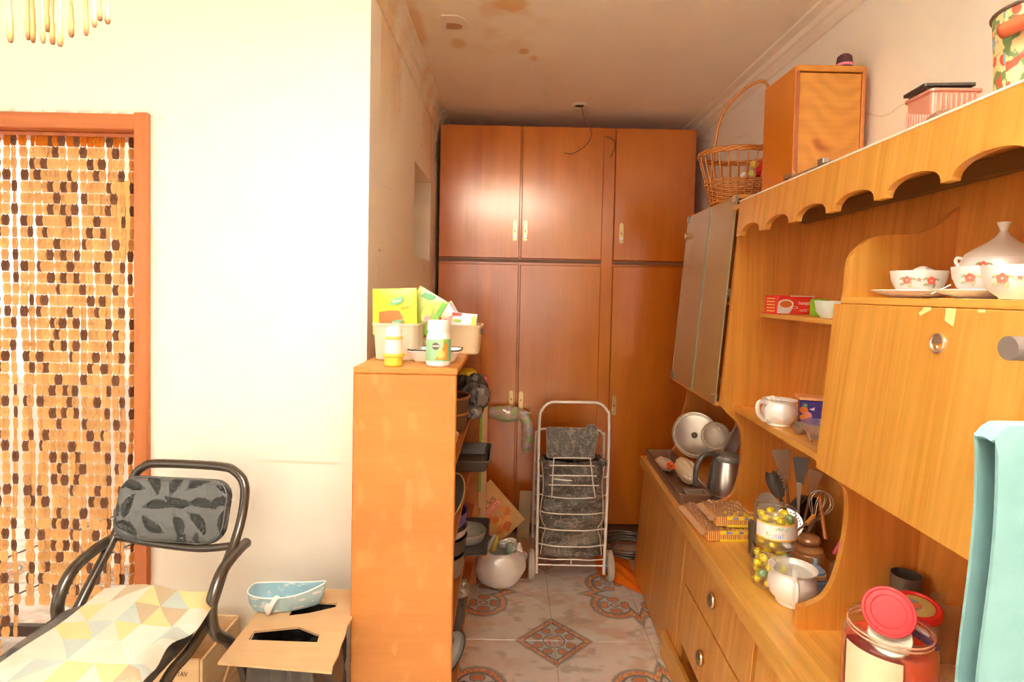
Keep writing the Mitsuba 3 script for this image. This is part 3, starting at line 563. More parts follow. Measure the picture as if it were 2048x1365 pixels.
ring = np.array(rpoly([(-0.160, -0.084), (0.160, -0.084), (0.160, 0.084), (-0.160, 0.084)], 0.05, 8).exterior.coords)[:-1]
add(bp, 'piping', tube(np.array((-0.945, 1.607, 0.857)) + ring[:, :1] * rt + ring[:, 1:] * up + nr * 0.024, 0.0022, 6, True), C(0.10, 0.11, 0.11, 0.4), True)
add(CH, 'seat', frame(cushion(0.325, 0.50, 0.065, 0.06), (-0.925, 1.165, 0.632), (1, 0, 0), (0, 1, 0), (0, 0, 1)), 'mat_vinyl', 50)

# patterned cloth over the seat
def cloth_fn(p, n, uv):
    u, v = uv.x * 4.5, uv.y * 8.0
    iu, iv = dr.floor(u), dr.floor(v); fu, fv = u - iu, v - iv
    d = cell_rand(iu, iv, 3) > 0.5
    half = dr.select(d, dr.select(fu > fv, 0.0, 1.0), dr.select(fu > 1 - fv, 0.0, 1.0))
    r = cell_rand(iu, iv, 11 + half * 7)
    c = mi.Color3f(0.86, 0.83, 0.77)
    c = dr.select(r > 0.42, mi.Color3f(0.88, 0.86, 0.82), c); c = dr.select(r > 0.60, mi.Color3f(0.88, 0.80, 0.58), c)
    c = dr.select(r > 0.76, mi.Color3f(0.70, 0.78, 0.77), c); c = dr.select(r > 0.87, mi.Color3f(0.73, 0.66, 0.56), c)
    return c * c * (0.70 + 0.04 * fbm(p.x * 300, p.y * 300, 1.0, 2))
pbr('mat_cloth', pr(cloth_fn), 0.8, spec=0.2, sheen=0.2)
def cloth(u, v):
    x = -1.045 + 0.318 * u + 0.010 * np.sin(v * 17) * (u > 0.9) - 0.02 * (1 - v) * (u < 0.05) * 0
    y = 0.86 + 0.575 * v + 0.012 * np.sin(u * 6.0)
    z = 0.7135 + 0.004 * np.sin(u * 7 + v * 5) + 0.003 * np.sin(v * 13 + 1) + 0.006 * u * v
    z = z - 0.018 * np.clip((u - 0.93) / 0.07, 0, 1) ** 1.5 - 0.020 * np.clip((0.06 - u) / 0.06, 0, 1) ** 2 + 0.005 * np.sin(v * 31) * (u > 0.93)
    return np.stack([x, y, z], -1)
cm = grid(cloth, 40, 60)
uvs = np.array([(i / 40, j / 60) for i in range(41) for j in range(61)])
one('cloth', cm, 'mat_cloth', 'cream cloth with pale yellow, blue and beige triangles spread over the chair seat', 'cloth', smooth=True, uv=uvs)

# ------------------------------------------------------------------ wooden crate, lined bin, cardboard sheet, blue pan
pbr('mat_pine', pr(lambda p, n, uv: mix((0.62, 0.40, 0.20), (0.78, 0.56, 0.32), fbm(p.z * 60, p.x * 4 + p.y * 4, 2.0, 3))), 0.6)
CR = thing('wooden_crate', 'open pale wooden crate with dark lettering, half hidden under the armchair', 'crate')
for i in range(3):
    z0 = 0.0 + i * 0.155
    add(CR, 'front_board', bx(-1.075, -0.845, 1.548, 1.556, z0, z0 + 0.145, 0.001), 'mat_pine', False)
    add(CR, 'back_board', bx(-1.075, -0.845, 1.762, 1.770, z0, z0 + 0.145, 0.001), 'mat_pine', False)
    add(CR, 'side_board', bx(-0.843, -0.835, 1.548, 1.770, z0, z0 + 0.145, 0.001), 'mat_pine', False)
    add(CR, 'side_board', bx(-1.085, -1.077, 1.548, 1.770, z0, z0 + 0.145, 0.001), 'mat_pine', False)
add(CR, 'bottom', bx(-1.075, -0.845, 1.557, 1.761, 0.01, 0.02, 0), 'mat_pine', False)
add(CR, 'side_batten', frame(bx(0, 0.26, -0.012, 0.012, 0, 0.008, 0.001), (-0.834, 1.56, 0.22), (0, 0.75, 0.66), (0, -0.66, 0.75), (1, 0, 0)), 'mat_pine', False)
add(CR, 'lettering', frame(text('ITAV', 0.011, 0.0006, True), (-0.895, 1.5478, 0.415), (1, 0, 0), (0, 0, 1), (0, -1, 0)), C(0.22, 0.12, 0.05, 0.8), False, label='dark stencilled letters')
BAG = C(0.022, 0.021, 0.020, 0.28, 0.0, 0.6)
def binbag(u, v):
    a = u * 2 * PI; R = 0.108 + 0.012 * np.sin(v * 3.0) + 0.012 * (meshkit.fbm(np.stack([np.cos(a) * 3, np.sin(a) * 3, v * 4], -1), 4, 3) - 0.5) * 2
    R = R + 0.007 * np.abs(np.sin(a * 7 + 3 * v + 2 * np.sin(v * 9))) ** 3
    e = 2.6; q = (np.abs(np.cos(a)) ** e + np.abs(np.sin(a)) ** e) ** (-1 / e)
    return np.stack([-0.553 + R * q * np.cos(a) * 0.98, 1.505 + R * q * np.sin(a) * 1.12, 0.004 + 0.575 * v], -1)
GB = thing('rubbish_bin', 'square bin lined with a black plastic bag, under the cardboard sheet', 'bin')
add(GB, 'bag', grid(binbag, 90, 40), BAG, True, label='creased black plastic bag')
add(GB, 'bag_floor', xf(prism(Point(0, 0).buffer(0.10), 0.004), (-0.553, 1.505, 0.40)), BAG, False)
def rimf(u, v):
    P_ = binbag(u, np.ones_like(v)); c = np.array((-0.553, 1.505)); k = 1 - 0.10 * v
    return np.stack([c[0] + (P_[..., 0] - c[0]) * k, c[1] + (P_[..., 1] - c[1]) * k, 0.579 - 0.10 * v ** 1.5 + 0.006 * np.sin(u * 60) * v], -1)
add(GB, 'bag_lip', grid(rimf, 90, 6), BAG, True)
KR = pbr('mat_kraft', pr(lambda p, n, uv: mix((0.46, 0.285, 0.16), (0.51, 0.325, 0.19), fbm(p.x * 6 + p.z * 20, p.y * 90, 1.0, 3))), 0.75, spec=0.2)
cb = Polygon([(-0.69, 1.693), (-0.454, 1.684), (-0.424, 1.563), (-0.418, 1.54), (-0.421, 1.50), (-0.414, 1.459), (-0.413, 1.42), (-0.408, 1.38), (-0.409, 1.34), (-0.404, 1.315), (-0.687, 1.341)])
cb = cb.difference(Polygon([(-0.655, 1.432), (-0.657, 1.469), (-0.549, 1.492), (-0.481, 1.457), (-0.477, 1.427)])).difference(Polygon([(-0.60, 1.616), (-0.541, 1.612), (-0.48, 1.609), (-0.479, 1.589), (-0.545, 1.556), (-0.594, 1.543)]))
one('cardboard_sheet', xf(prism(cb, 0.006), (0, 0, 0.584)), 'mat_kraft', 'brown cardboard sheet with two cut-out slots lying on the black lined bin', 'cardboard', smooth=False)
PN = thing('enamel_pan', 'chipped light blue enamel pan on the cardboard sheet', 'pan')
out = np.array([1, 0.62]) * np.array(spline([(-0.098, 0.0), (-0.088, -0.052), (-0.03, -0.072), (0.035, -0.058), (0.085, -0.025), (0.110, 0.004), (0.085, 0.035), (0.03, 0.062), (-0.03, 0.072), (-0.086, 0.05)], 6, True)); n_ = len(out)
V, F = [], []
prof = [(0.80, 0.0, 0), (0.86, 0.003, 0), (0.97, 0.020, 0), (1.0, 0.040, 0), (1.015, 0.044, 1), (1.0, 0.046, 1), (0.97, 0.042, 1), (0.93, 0.020, 1), (0.82, 0.006, 1)]
for s, z, i in prof:
    for (x, y) in out: V.append((x * s, y * s, z + 0.020 * max(0, x / 0.11) ** 2 * (z / 0.044) + 0.010 * max(0, -x / 0.1) ** 3 * (z / 0.044)))
for i in range(len(prof) - 1):
    for q in range(n_):
        a, b = i * n_ + q, i * n_ + (q + 1) % n_; F += [[a, b, b + n_], [a, b + n_, a + n_]]
c0 = len(V); V += [(0, 0, 0.0), (0, 0, 0.006)]
for q in range(n_): F += [[(q + 1) % n_, q, c0], [(len(prof) - 1) * n_ + q, (len(prof) - 1) * n_ + (q + 1) % n_, c0 + 1]]
pan = xf(trimesh.Trimesh(V, F, process=False), (-0.622, 1.590, 0.5905), rz=0.08)
pbr('mat_enamel_blue', pr(lambda p, n, uv: mix((0.30, 0.52, 0.62), (0.72, 0.74, 0.74), smoothstep(0.60, 0.72, fbm(p.x * 60, p.y * 60, p.z * 90, 3)) * 0.8)), 0.25, spec=0.6)
add(PN, 'bowl', pan, 'mat_enamel_blue', 40)
rimp = xf(trimesh.Trimesh([(x * 1.012, y * 1.012, 0.0455 + 0.020 * max(0, x / 0.11) ** 2 + 0.010 * max(0, -x / 0.1) ** 3) for x, y in out], [[0, 1, 2]], process=False), (-0.622, 1.590, 0.5905), rz=0.08).vertices
add(PN, 'rim', tube(rimp, 0.0022, 6, True), C(0.85, 0.85, 0.83, 0.4), True, label='white chipped rim')
hp = spline([(-0.632, 1.556, 0.636), (-0.634, 1.541, 0.634), (-0.641, 1.532, 0.620), (-0.648, 1.534, 0.604), (-0.655, 1.540, 0.600), (-0.657, 1.541, 0.610), (-0.652, 1.545, 0.622)], 6)
add(PN, 'handle', tube(hp, 0.0085, 8, flat=0.35), C(0.80, 0.82, 0.80, 0.4), True, label='white enamel loop handle')
# ------------------------------------------------------------------ on top of the shelf unit
CREAM, WHITE, BLACK = C(0.82, 0.76, 0.64, 0.4), C(0.88, 0.86, 0.82, 0.35), C(0.018, 0.016, 0.015, 0.35)
ST = SZ + 0.0005
def tub(w, d, h, r, t=0.0022, flare=0.9, rim=0.004):
    """Open rounded-rectangle tub standing on z = 0."""
    def ring(s, o=0.0): return np.array(rpoly([(-w / 2 * s - o, -d / 2 * s - o), (w / 2 * s + o, -d / 2 * s - o), (w / 2 * s + o, d / 2 * s + o), (-w / 2 * s - o, d / 2 * s + o)], r * s, 6).exterior.coords)[:-1]
    lv = [(flare - 0.05, 0, 0), (flare, 0.004, 0), (1.0, h - 0.006, 0), (1.0, h - 0.006, rim), (1.0, h, rim), (1.0, h, -t), (flare, 0.006, -t), (flare - 0.06, 0.004, -t)]
    rs = [ring(s, o) for s, _, o in lv]; n = min(len(q) for q in rs)
    V, F = [], []
    for q, (s, z, o) in zip(rs, lv):
        if len(q) != n: q = q[np.linspace(0, len(q) - 1, n).astype(int)]
        V += [(x, y, z) for x, y in q]
    for i in range(len(lv) - 1):
        for k in range(n):
            a, b = i * n + k, i * n + (k + 1) % n; F += [[a, b, b + n], [a, b + n, a + n]]
    c = len(V); V += [(0, 0, 0), (0, 0, 0.004)]
    for k in range(n): F += [[(k + 1) % n, k, c], [(len(lv) - 1) * n + k, (len(lv) - 1) * n + (k + 1) % n, c + 1]]
    return trimesh.Trimesh(V, F, process=False)
tb = thing('white_tub', 'white plastic tub full of soup packets, at the left end of the shelf top', 'tub')
add(tb, 'tub', xf(tub(0.142, 0.13, 0.112, 0.03), (-0.338, 1.745, ST)), C(0.66, 0.58, 0.45, 0.35))
def packet(w, h, t=0.006):
    def f(u, v):
        b = (np.sin(PI * u) * np.sin(PI * v)) ** 0.6
        return np.stack([(u - 0.5) * w, -b * t + 0.0008 * np.sin(v * 50) * (u < 0.06), (v - 0.5) * h], -1)
    return grid(f, 14, 14, 0.003)
def put(mesh, c, yaw=0, tilt=0, roll=0): return xf(xf(xf(mesh, (0, 0, 0), ry=roll), (0, 0, 0), rx=tilt), c, rz=yaw)
YEL, GRN, RED, ORG = C(0.90, 0.76, 0.02, 0.3), C(0.28, 0.52, 0.08, 0.3), C(0.72, 0.06, 0.05, 0.35), C(0.55, 0.12, 0.015, 0.4)
def flat(mesh, o, yaw=0, roll=0, tilt=0, dy=-0.0075):
    """Places flat print (x across, y up) on a packet face that looks toward -y."""
    m = frame(mesh, (0, dy, 0), (1, 0, 0), (0, 0, 1), (0, -1, 0)); return put(m, o, yaw, tilt, roll)
a = dict(c=(-0.352, 1.735, 1.432), roll=-0.05, tilt=-0.12)
p1 = thing('soup_packet', 'yellow soup packet standing upright at the front of the white tub', 'packet', 'packets in the tubs on the shelf')
add(p1, 'pouch', put(packet(0.135, 0.14), a['c'], 0, a['tilt'], a['roll']), YEL)
lf = Polygon([(-0.022, -0.010), (-0.016, 0.006), (0.0, 0.012), (0.022, 0.014), (0.018, 0.0), (0.006, -0.008)])
add(p1, 'logo', flat(prism(lf, 0.0006), (a['c'][0] + 0.008, a['c'][1], a['c'][2] + 0.028), 0, a['roll'], a['tilt']), C(0.10, 0.36, 0.16, 0.4), False, label='green leaf emblem')
add(p1, 'logo_lettering', flat(text('Knorr', 0.008, 0.0012, True), (a['c'][0] + 0.008, a['c'][1], a['c'][2] + 0.031), 0.0, a['roll'] - 0.15, a['tilt']), WHITE, False, label='white lettering')
add(p1, 'lettering', flat(text('ntón', 0.010, 0.0012), (a['c'][0] + 0.032, a['c'][1], a['c'][2] + 0.010), 0, a['roll'] - 0.25, a['tilt']), C(0.35, 0.14, 0.03), False, label='brown lettering')
add(p1, 'picture', flat(prism(Polygon([(-0.05, -0.05), (-0.05, 0.010), (-0.02, 0.014), (0.012, 0.012), (0.022, -0.01), (0.036, -0.05)]), 0.0008), (a['c'][0] + 0.004, a['c'][1], a['c'][2] - 0.012), 0, a['roll'], a['tilt'], -0.0082), ORG, False, label='orange picture panel')
add(p1, 'logo', flat(prism(affinity.scale(lf, 0.9, 0.7), 0.0006), (a['c'][0] + 0.008, a['c'][1] - 0.004, a['c'][2] - 0.036), 0, a['roll'], a['tilt']), C(0.10, 0.30, 0.14, 0.4), False)
add(p1, 'logo_lettering', flat(text('Knorr', 0.0065, 0.0012, True), (a['c'][0] + 0.008, a['c'][1] - 0.004, a['c'][2] - 0.035), 0.0, a['roll'], a['tilt']), WHITE, False)
p2 = thing('soup_packet', 'green soup packet leaning to the right behind the yellow one', 'packet', 'packets in the tubs on the shelf')
b = dict(c=(-0.268, 1.772, 1.432), roll=0.52, tilt=-0.1)
add(p2, 'pouch', put(packet(0.105, 0.125), b['c'], 0, b['tilt'], b['roll']), C(0.34, 0.44, 0.09, 0.3))
add(p2, 'border', flat(prism(sbox(0.036, -0.06, 0.050, 0.055), 0.0008), b['c'], 0, b['roll'], b['tilt'], -0.004), C(0.12, 0.42, 0.05, 0.3), False, label='dark green edge')
add(p2, 'logo', flat(prism(affinity.translate(lf, -0.012, 0.045), 0.0008), b['c'], 0, b['roll'], b['tilt'], -0.005), C(0.10, 0.36, 0.16, 0.4), False)
add(p2, 'picture', flat(prism(affinity.scale(Point(0.012, 0.0).buffer(0.02), 0.7, 1.4), 0.0008), b['c'], 0, b['roll'], b['tilt'], -0.008), C(0.72, 0.52, 0.08), False)
add(p2, 'picture', flat(prism(affinity.scale(Point(0.02, -0.015).buffer(0.010), 0.7, 1.2), 0.0008), b['c'], 0, b['roll'], b['tilt'], -0.009), C(0.75, 0.25, 0.35), False)
one('soup_packet', put(packet(0.07, 0.06), (-0.262, 1.80, 1.405), 0, -0.1, 0.6), RED, 'small red packet poking out between the tubs, under the green packet', 'packet', 'packets in the tubs on the shelf')
jr = thing('spice_jar', 'small white jar with a yellow base on the front edge of the shelf top', 'jar')
jc = (-0.322, 1.580, ST)
add(jr, 'cap', xf(lathe([(0, 0), (0.024, 0), (0.026, 0.003), (0.026, 0.026), (0.031, 0.028), (0.031, 0.034), (0.0, 0.034)], 32), jc), C(0.78, 0.48, 0.04, 0.35), label='yellow cap the jar stands on')
add(jr, 'body', xf(lathe([(0, 0.034), (0.023, 0.034), (0.0245, 0.04), (0.0225, 0.074), (0.0, 0.075)], 32), jc), C(0.86, 0.82, 0.74, 0.15))
add(jr, 'band', xf(lathe([(0.023, 0.074), (0.0245, 0.076), (0.0245, 0.081), (0.022, 0.083), (0, 0.083)], 32), jc), C(0.80, 0.52, 0.12, 0.3), label='amber band')
add(jr, 'top', xf(lathe([(0, 0.083), (0.0225, 0.083), (0.0215, 0.104), (0.018, 0.110), (0, 0.112)], 32), jc), WHITE)
bt = thing('supplement_bottle', 'white plastic bottle with a green and orange label on the shelf edge', 'bottle')
bc = (-0.200, 1.600, ST)
add(bt, 'body', xf(lathe([(0, 0), (0.030, 0), (0.034, 0.004), (0.0345, 0.012), (0.0345, 0.078), (0.031, 0.092), (0.028, 0.098), (0, 0.098)], 40), bc), WHITE)
add(bt, 'lid', xf(lathe([(0, 0.098), (0.0305, 0.098), (0.0315, 0.101), (0.0315, 0.124), (0.029, 0.129), (0, 0.130)], 40), bc), C(0.90, 0.88, 0.84, 0.4))
lb = add(bt, 'label', xf(lathe([(0.0347, 0.016), (0.0351, 0.017), (0.0351, 0.075), (0.0347, 0.076)], 40), bc), C(0.22, 0.50, 0.27, 0.4), label='pale green label')
def onb(mesh): return xf(wrap(mesh, 0.0352), bc)
add(lb, 'picture', onb(affinity_m := xf(prism(Polygon([(-0.006, -0.022), (0.03, -0.022), (0.032, 0.022), (0.022, 0.026), (0.010, 0.0)]), 0.0005), (0.0, 0.042, 0))), C(0.62, 0.24, 0.03, 0.4), False, label='orange fruit picture')
add(lb, 'picture', onb(xf(prism(Point(0, 0).buffer(0.012), 0.0008), (0.012, 0.036, 0))), C(0.72, 0.42, 0.12, 0.4), False)
add(lb, 'warning_octagon', onb(xf(prism(Polygon([(0.0105 * math.cos(PI / 8 + i * PI / 4), 0.0105 * math.sin(PI / 8 + i * PI / 4)) for i in range(8)]), 0.0010), (-0.003, 0.058, 0))), C(0.10, 0.06, 0.05, 0.5), False, label='black octagon')
add(lb, 'warning_band', onb(xf(prism(sbox(-0.009, -0.0018, 0.009, 0.0018), 0.0014), (-0.003, 0.0585, 0))), WHITE, False)
add(lb, 'leaf', onb(xf(prism(sbox(-0.010, -0.004, 0.012, 0.005), 0.0007), (0.021, 0.072, 0))), C(0.28, 0.58, 0.10), False)
ty = thing('enamel_tray', 'small white enamel tray with a black rim behind the white bottle', 'tray')
add(ty, 'tray', xf(tub(0.150, 0.10, 0.036, 0.018, 0.0018, 0.82, 0.003), (-0.222, 1.715, ST)), WHITE)
add(ty, 'rim', tube(np.array([(x - 0.222, y + 1.715, ST + 0.0355) for x, y in np.array(rpoly([(-0.078, -0.053), (0.078, -0.053), (0.078, 0.053), (-0.078, 0.053)], 0.02, 6).exterior.coords)[:-1]]), 0.0022, 6, True), BLACK, True, label='black rim')
one('glass_jar', xf(lathe([(0, 0), (0.016, 0), (0.018, 0.004), (0.018, 0.05), (0.014, 0.056), (0.015, 0.062), (0, 0.064)], 24), (-0.262, 1.80, ST)), C(0.86, 0.70, 0.48, 0.15), 'small amber-tinted jar standing between the white tub and the tray', 'jar')
bx2 = thing('storage_box', 'translucent cream plastic box with packets, overhanging the right edge of the shelf top', 'box')
add(bx2, 'box', xf(tub(0.185, 0.15, 0.098, 0.025, 0.002, 0.92), (-0.188, 1.955, ST)), C(0.66, 0.50, 0.32, 0.3))
add(bx2, 'clip', bx(-0.096, -0.090, 1.90, 1.915, ST + 0.07, ST + 0.085, 0.001), BLACK, label='small black clip')
p3 = thing('seasoning_sachet', 'pale pink and cream sachet leaning in the cream box', 'packet', 'packets in the tubs on the shelf')
add(p3, 'pouch', put(packet(0.075, 0.085), (-0.212, 1.945, 1.408), 0, -0.15, -0.55), C(0.86, 0.68, 0.44, 0.35))
add(p3, 'stripe', flat(prism(sbox(-0.034, -0.012, 0.034, -0.002), 0.0008), (-0.212, 1.944, 1.408), 0, -0.55, -0.15), C(0.85, 0.28, 0.32), False, label='pink stripe')
add(p3, 'stripe', flat(prism(sbox(0.026, -0.04, 0.036, 0.04), 0.0008), (-0.212, 1.945, 1.408), 0, -0.55, -0.15, -0.003), C(0.80, 0.25, 0.30), False)
p4 = thing('seasoning_sachet', 'white and yellow sachet with blue and red print in the cream box', 'packet', 'packets in the tubs on the shelf')
add(p4, 'pouch', put(packet(0.085, 0.075), (-0.156, 1.930, 1.385), 0, -0.12, 0.08), WHITE)
for r_, m_ in ((sbox(0.026, -0.03, 0.040, 0.030), C(0.88, 0.72, 0.10)), (sbox(-0.030, -0.024, 0.014, -0.008), C(0.12, 0.15, 0.55)), (sbox(-0.042, 0.026, -0.01, 0.036), RED), (sbox(-0.036, -0.036, -0.02, -0.022), RED), (sbox(-0.036, 0.005, -0.01, 0.014), GRN)):
    add(p4, 'print', flat(prism(r_, 0.0008), (-0.156, 1.930, 1.385), 0, 0.08, -0.12, -0.0065), m_, False)

# ------------------------------------------------------------------ inside the shelf unit, seen past its end panel
IRON = C(0.035, 0.028, 0.022, 0.4, 0.0, 0.5)
def pot(r, h, t=0.003, foot=0.8): return lathe([(0, 0), (r * foot, 0), (r * 0.95, h * 0.15), (r, h * 0.6), (r, h - 0.004), (r + 0.004, h), (r + 0.003, h + 0.003), (r - t, h), (r - t, h * 0.5), (r * 0.9, h * 0.16), (0, t)], 40)
for i, (z, r_, h_) in enumerate(((0.956, 0.094, 0.068), (0.994, 0.099, 0.092))):
    k = thing('brown_bowl', ('lower', 'upper')[i] + ' one of two brown stoneware bowls nested on the top shelf, behind the end panel', 'bowl', 'brown bowls on the top shelf')
    add(k, 'bowl', xf(pot(r_, h_), (-0.252, 2.20, z)), C(0.075, 0.040, 0.022, 0.35))
    add(k, 'rim', tube([(-0.252 + (r_ + 0.002) * math.cos(a), 2.20 + (r_ + 0.002) * math.sin(a), z + h_ + 0.002) for a in np.linspace(0, 2 * PI, 40)[:-1]], 0.0055, 6, True), C(0.38, 0.17, 0.06, 0.35), True, label='lighter brown rim')
def crumple(c, s, seed, amp=0.35, sub=4):
    m = ball(1, sub); v = np.asarray(m.vertices)
    n = np.abs(meshkit.noise(v * 1.5 + seed * 5.7, seed) - 0.5) * 2
    n2 = np.abs(meshkit.noise(v * 3.3 + seed, seed + 9) - 0.5) * 2
    m.vertices = v * (1 - 0.7 * amp * n - 0.5 * amp * n2)[:, None] * np.asarray(s) + np.asarray(c); return m
one('black_bag', crumple((-0.165, 2.405, 1.060), (0.095, 0.10, 0.105), 4, 0.5), C(0.028, 0.027, 0.027, 0.3), 'crumpled black plastic bag bulging out of the top shelf', 'bag', smooth=50)
one('grey_bag', crumple((-0.123, 2.36, 1.062), (0.052, 0.05, 0.055), 2, 0.5, 3), C(0.17, 0.165, 0.165, 0.35), 'shiny dark grey plastic bag stuffed beside the black bag', 'bag', smooth=50)
one('grey_bag', crumple((-0.140, 2.33, 0.998), (0.042, 0.05, 0.034), 8, 0.5, 3), C(0.20, 0.20, 0.20, 0.3), 'small shiny grey bag hanging below the other grey bag', 'bag', smooth=50)
one('yellow_bag', crumple((-0.178, 2.42, 1.140), (0.050, 0.06, 0.030), 5, 0.4, 3), C(0.88, 0.58, 0.02, 0.4), 'yellow plastic bag tucked over the black bag', 'bag', smooth=50)
one('red_bag', crumple((-0.105, 2.43, 1.115), (0.022, 0.03, 0.02), 3, 0.4, 3), C(0.70, 0.12, 0.12, 0.4), 'scrap of red plastic behind the grey bag', 'bag', smooth=50)
one('onion', blob((-0.192, 1.99, 0.971), (0.016, 0.02, 0.014), 3), C(0.82, 0.42, 0.26, 0.4), 'small pinkish lump on the top shelf board, nearest the end panel', 'vegetable')
one('onion', blob((-0.196, 2.07, 0.970), (0.018, 0.02, 0.013), 3), C(0.76, 0.50, 0.36, 0.4), 'small beige lump on the top shelf board, farther in', 'vegetable')
def rpan(w, d, h): return tub(w, d, h, 0.025, 0.002, 0.88, 0.006)
one('roasting_tin', xf(rpan(0.24, 0.30, 0.055), (-0.196, 2.60, 0.7005)), IRON, 'dark roasting tin sticking out of the second shelf', 'tin')
fp = thing('frying_pan', 'dark frying pan with a pale rim leaning on the second shelf', 'frying pan')
fm = pot(0.085, 0.04)
FX = dict(o=(-0.232, 1.955, 0.788), ex=(0.55, 0.83, 0.0), ey=(0.10, -0.07, 0.992), ez=(0.83, -0.55, -0.12))
add(fp, 'pan', frame(fm, FX['o'], FX['ex'], FX['ey'], FX['ez']), IRON)
add(fp, 'rim', frame(tube([(0.087 * math.cos(a), 0.087 * math.sin(a), 0.042) for a in np.linspace(0, 2 * PI, 40)[:-1]], 0.003, 6, True), FX['o'], FX['ex'], FX['ey'], FX['ez']), C(0.45, 0.33, 0.18, 0.35, 0.6), True, label='pale worn rim')
for i in range(2):
    one('plate', frame(lathe([(0, 0), (0.05, 0), (0.075, 0.012), (0.077, 0.014), (0.05, 0.004), (0, 0.004)], 32), (-0.238 + 0.012 * i, 1.80 + 0.03 * i, 0.780), (0.35, 0.93, 0), (0.2, -0.08, 0.97), (0.93, -0.35, -0.2)), C(0.72, 0.66, 0.55, 0.3), ('front', 'rear')[i] + ' one of two pale plates on edge beside the dark frying pan', 'plate', 'plates on edge in the shelf')
# stack of bowls on the third shelf
sx_, sy_ = -0.245, 2.12
one('cooking_pot', xf(pot(0.098, 0.085), (sx_ - 0.008, sy_, 0.4205)), C(0.16, 0.13, 0.10, 0.35), 'grey brown pot at the bottom of the stack on the third shelf', 'pot')
one('cooking_pot', xf(pot(0.098, 0.062), (sx_, sy_, 0.511)), BLACK, 'black pot in the middle of the stack on the third shelf', 'pot')
one('glass_bowl', xf(pot(0.100, 0.030), (sx_, sy_, 0.579)), C(0.40, 0.38, 0.35, 0.15), 'greyish glass bowl under the blue bowl', 'bowl')
one('blue_bowl', xf(pot(0.100, 0.052), (sx_ - 0.002, sy_, 0.616)), C(0.055, 0.06, 0.22, 0.3), 'dark blue bowl on top of the stack on the third shelf', 'bowl')
one('oven_tray', xf(rpan(0.29, 0.36, 0.022), (-0.222, 2.425, 0.4205)), C(0.02, 0.018, 0.02, 0.25), 'black oven tray jutting out of the third shelf', 'tray')
one('aluminium_pan', xf(pot(0.085, 0.036, 0.002, 0.9), (-0.172, 2.425, 0.4265)), C(0.50, 0.50, 0.44, 0.35, 0.35), 'round grey aluminium pan lying on the black oven tray', 'pan')
one('cooking_pot', xf(pot(0.105, 0.16), (-0.262, 2.30, 0.1205)), BLACK, 'large black pot on the bottom shelf, under the oven tray', 'pot')
one('pot_lid', frame(lathe([(0, 0.018), (0.05, 0.014), (0.08, 0.002), (0.084, 0), (0.084, -0.003), (0, -0.003)], 36), (-0.185, 2.10, 0.215), (0.30, 0.95, 0), (0.12, -0.04, 0.992), (0.95, -0.3, -0.12)), BLACK, 'black pot lid on edge on the bottom shelf', 'lid')
one('clear_bag', crumple((-0.168, 2.25, 0.295), (0.035, 0.06, 0.035), 11, 0.5, 3), C(0.36, 0.31, 0.24, 0.25), 'crumpled clear plastic bag on the black pot of the bottom shelf', 'bag', smooth=50)
f2 = thing('frying_pan', 'black frying pan with a grey blue inside on edge near the floor', 'frying pan')
F2 = dict(o=(-0.223, 1.985, 0.215), ex=(0.62, 0.78, 0.0), ey=(0.12, -0.095, 0.988), ez=(0.77, -0.61, -0.15))
add(f2, 'pan', frame(pot(0.088, 0.036), F2['o'], F2['ex'], F2['ey'], F2['ez']), BLACK)
add(f2, 'lining', frame(lathe([(0, 0.0045), (0.060, 0.0045), (0.082, 0.022), (0.0835, 0.036)], 40), F2['o'], F2['ex'], F2['ey'], F2['ez']), C(0.34, 0.40, 0.42, 0.35), label='grey blue enamel inside')
f3 = thing('saucepan', 'small black saucepan with a stubby handle on the bottom shelf, lowest in the picture', 'pan')
add(f3, 'pan', xf(pot(0.075, 0.05), (-0.245, 1.80, 0.1205)), C(0.80, 0.62, 0.20, 0.4))
add(f3, 'handle', tube(spline([(-0.185, 1.80, 0.165), (-0.155, 1.83, 0.185), (-0.125, 1.86, 0.180)], 6), [0.012] * 4 + [0.014] * 5 + [0.012] * 4, 10, flat=0.6), BLACK, True, label='black handle')

# ------------------------------------------------------------------ floor of the alcove
gc = thing('green_carton', 'tall narrow green and cream carton standing behind the shelf unit', 'carton')
add(gc, 'carton', bx(-0.178, -0.110, 3.06, 3.12, 0.0, 0.95, 0.002), C(0.78, 0.56, 0.34, 0.6), False)
add(gc, 'print', bx(-0.178, -0.138, 3.0585, 3.06, 0.40, 0.94, 0), C(0.25, 0.48, 0.05, 0.5), False, label='green printed strip')
gl = thing('snack_carton', 'small brown carton with dark print standing behind the shelf unit, below the green carton', 'carton')
add(gl, 'carton', bx(-0.215, -0.135, 2.92, 2.99, 0.0, 0.34, 0.002), C(0.52, 0.34, 0.18, 0.5), False)
for i, (x, z, r_) in enumerate(((-0.17, 0.31, 0.012), (-0.185, 0.27, 0.014), (-0.16, 0.25, 0.010), (-0.175, 0.21, 0.014))): add(gl, 'print', frame(prism(Point(0, 0).buffer(r_), 0.0008), (x, 2.9195, z), (1, 0, 0), (0, 0, 1), (0, -1, 0)), C(0.30, 0.16, 0.08) if i % 2 else C(0.70, 0.45, 0.18), False)
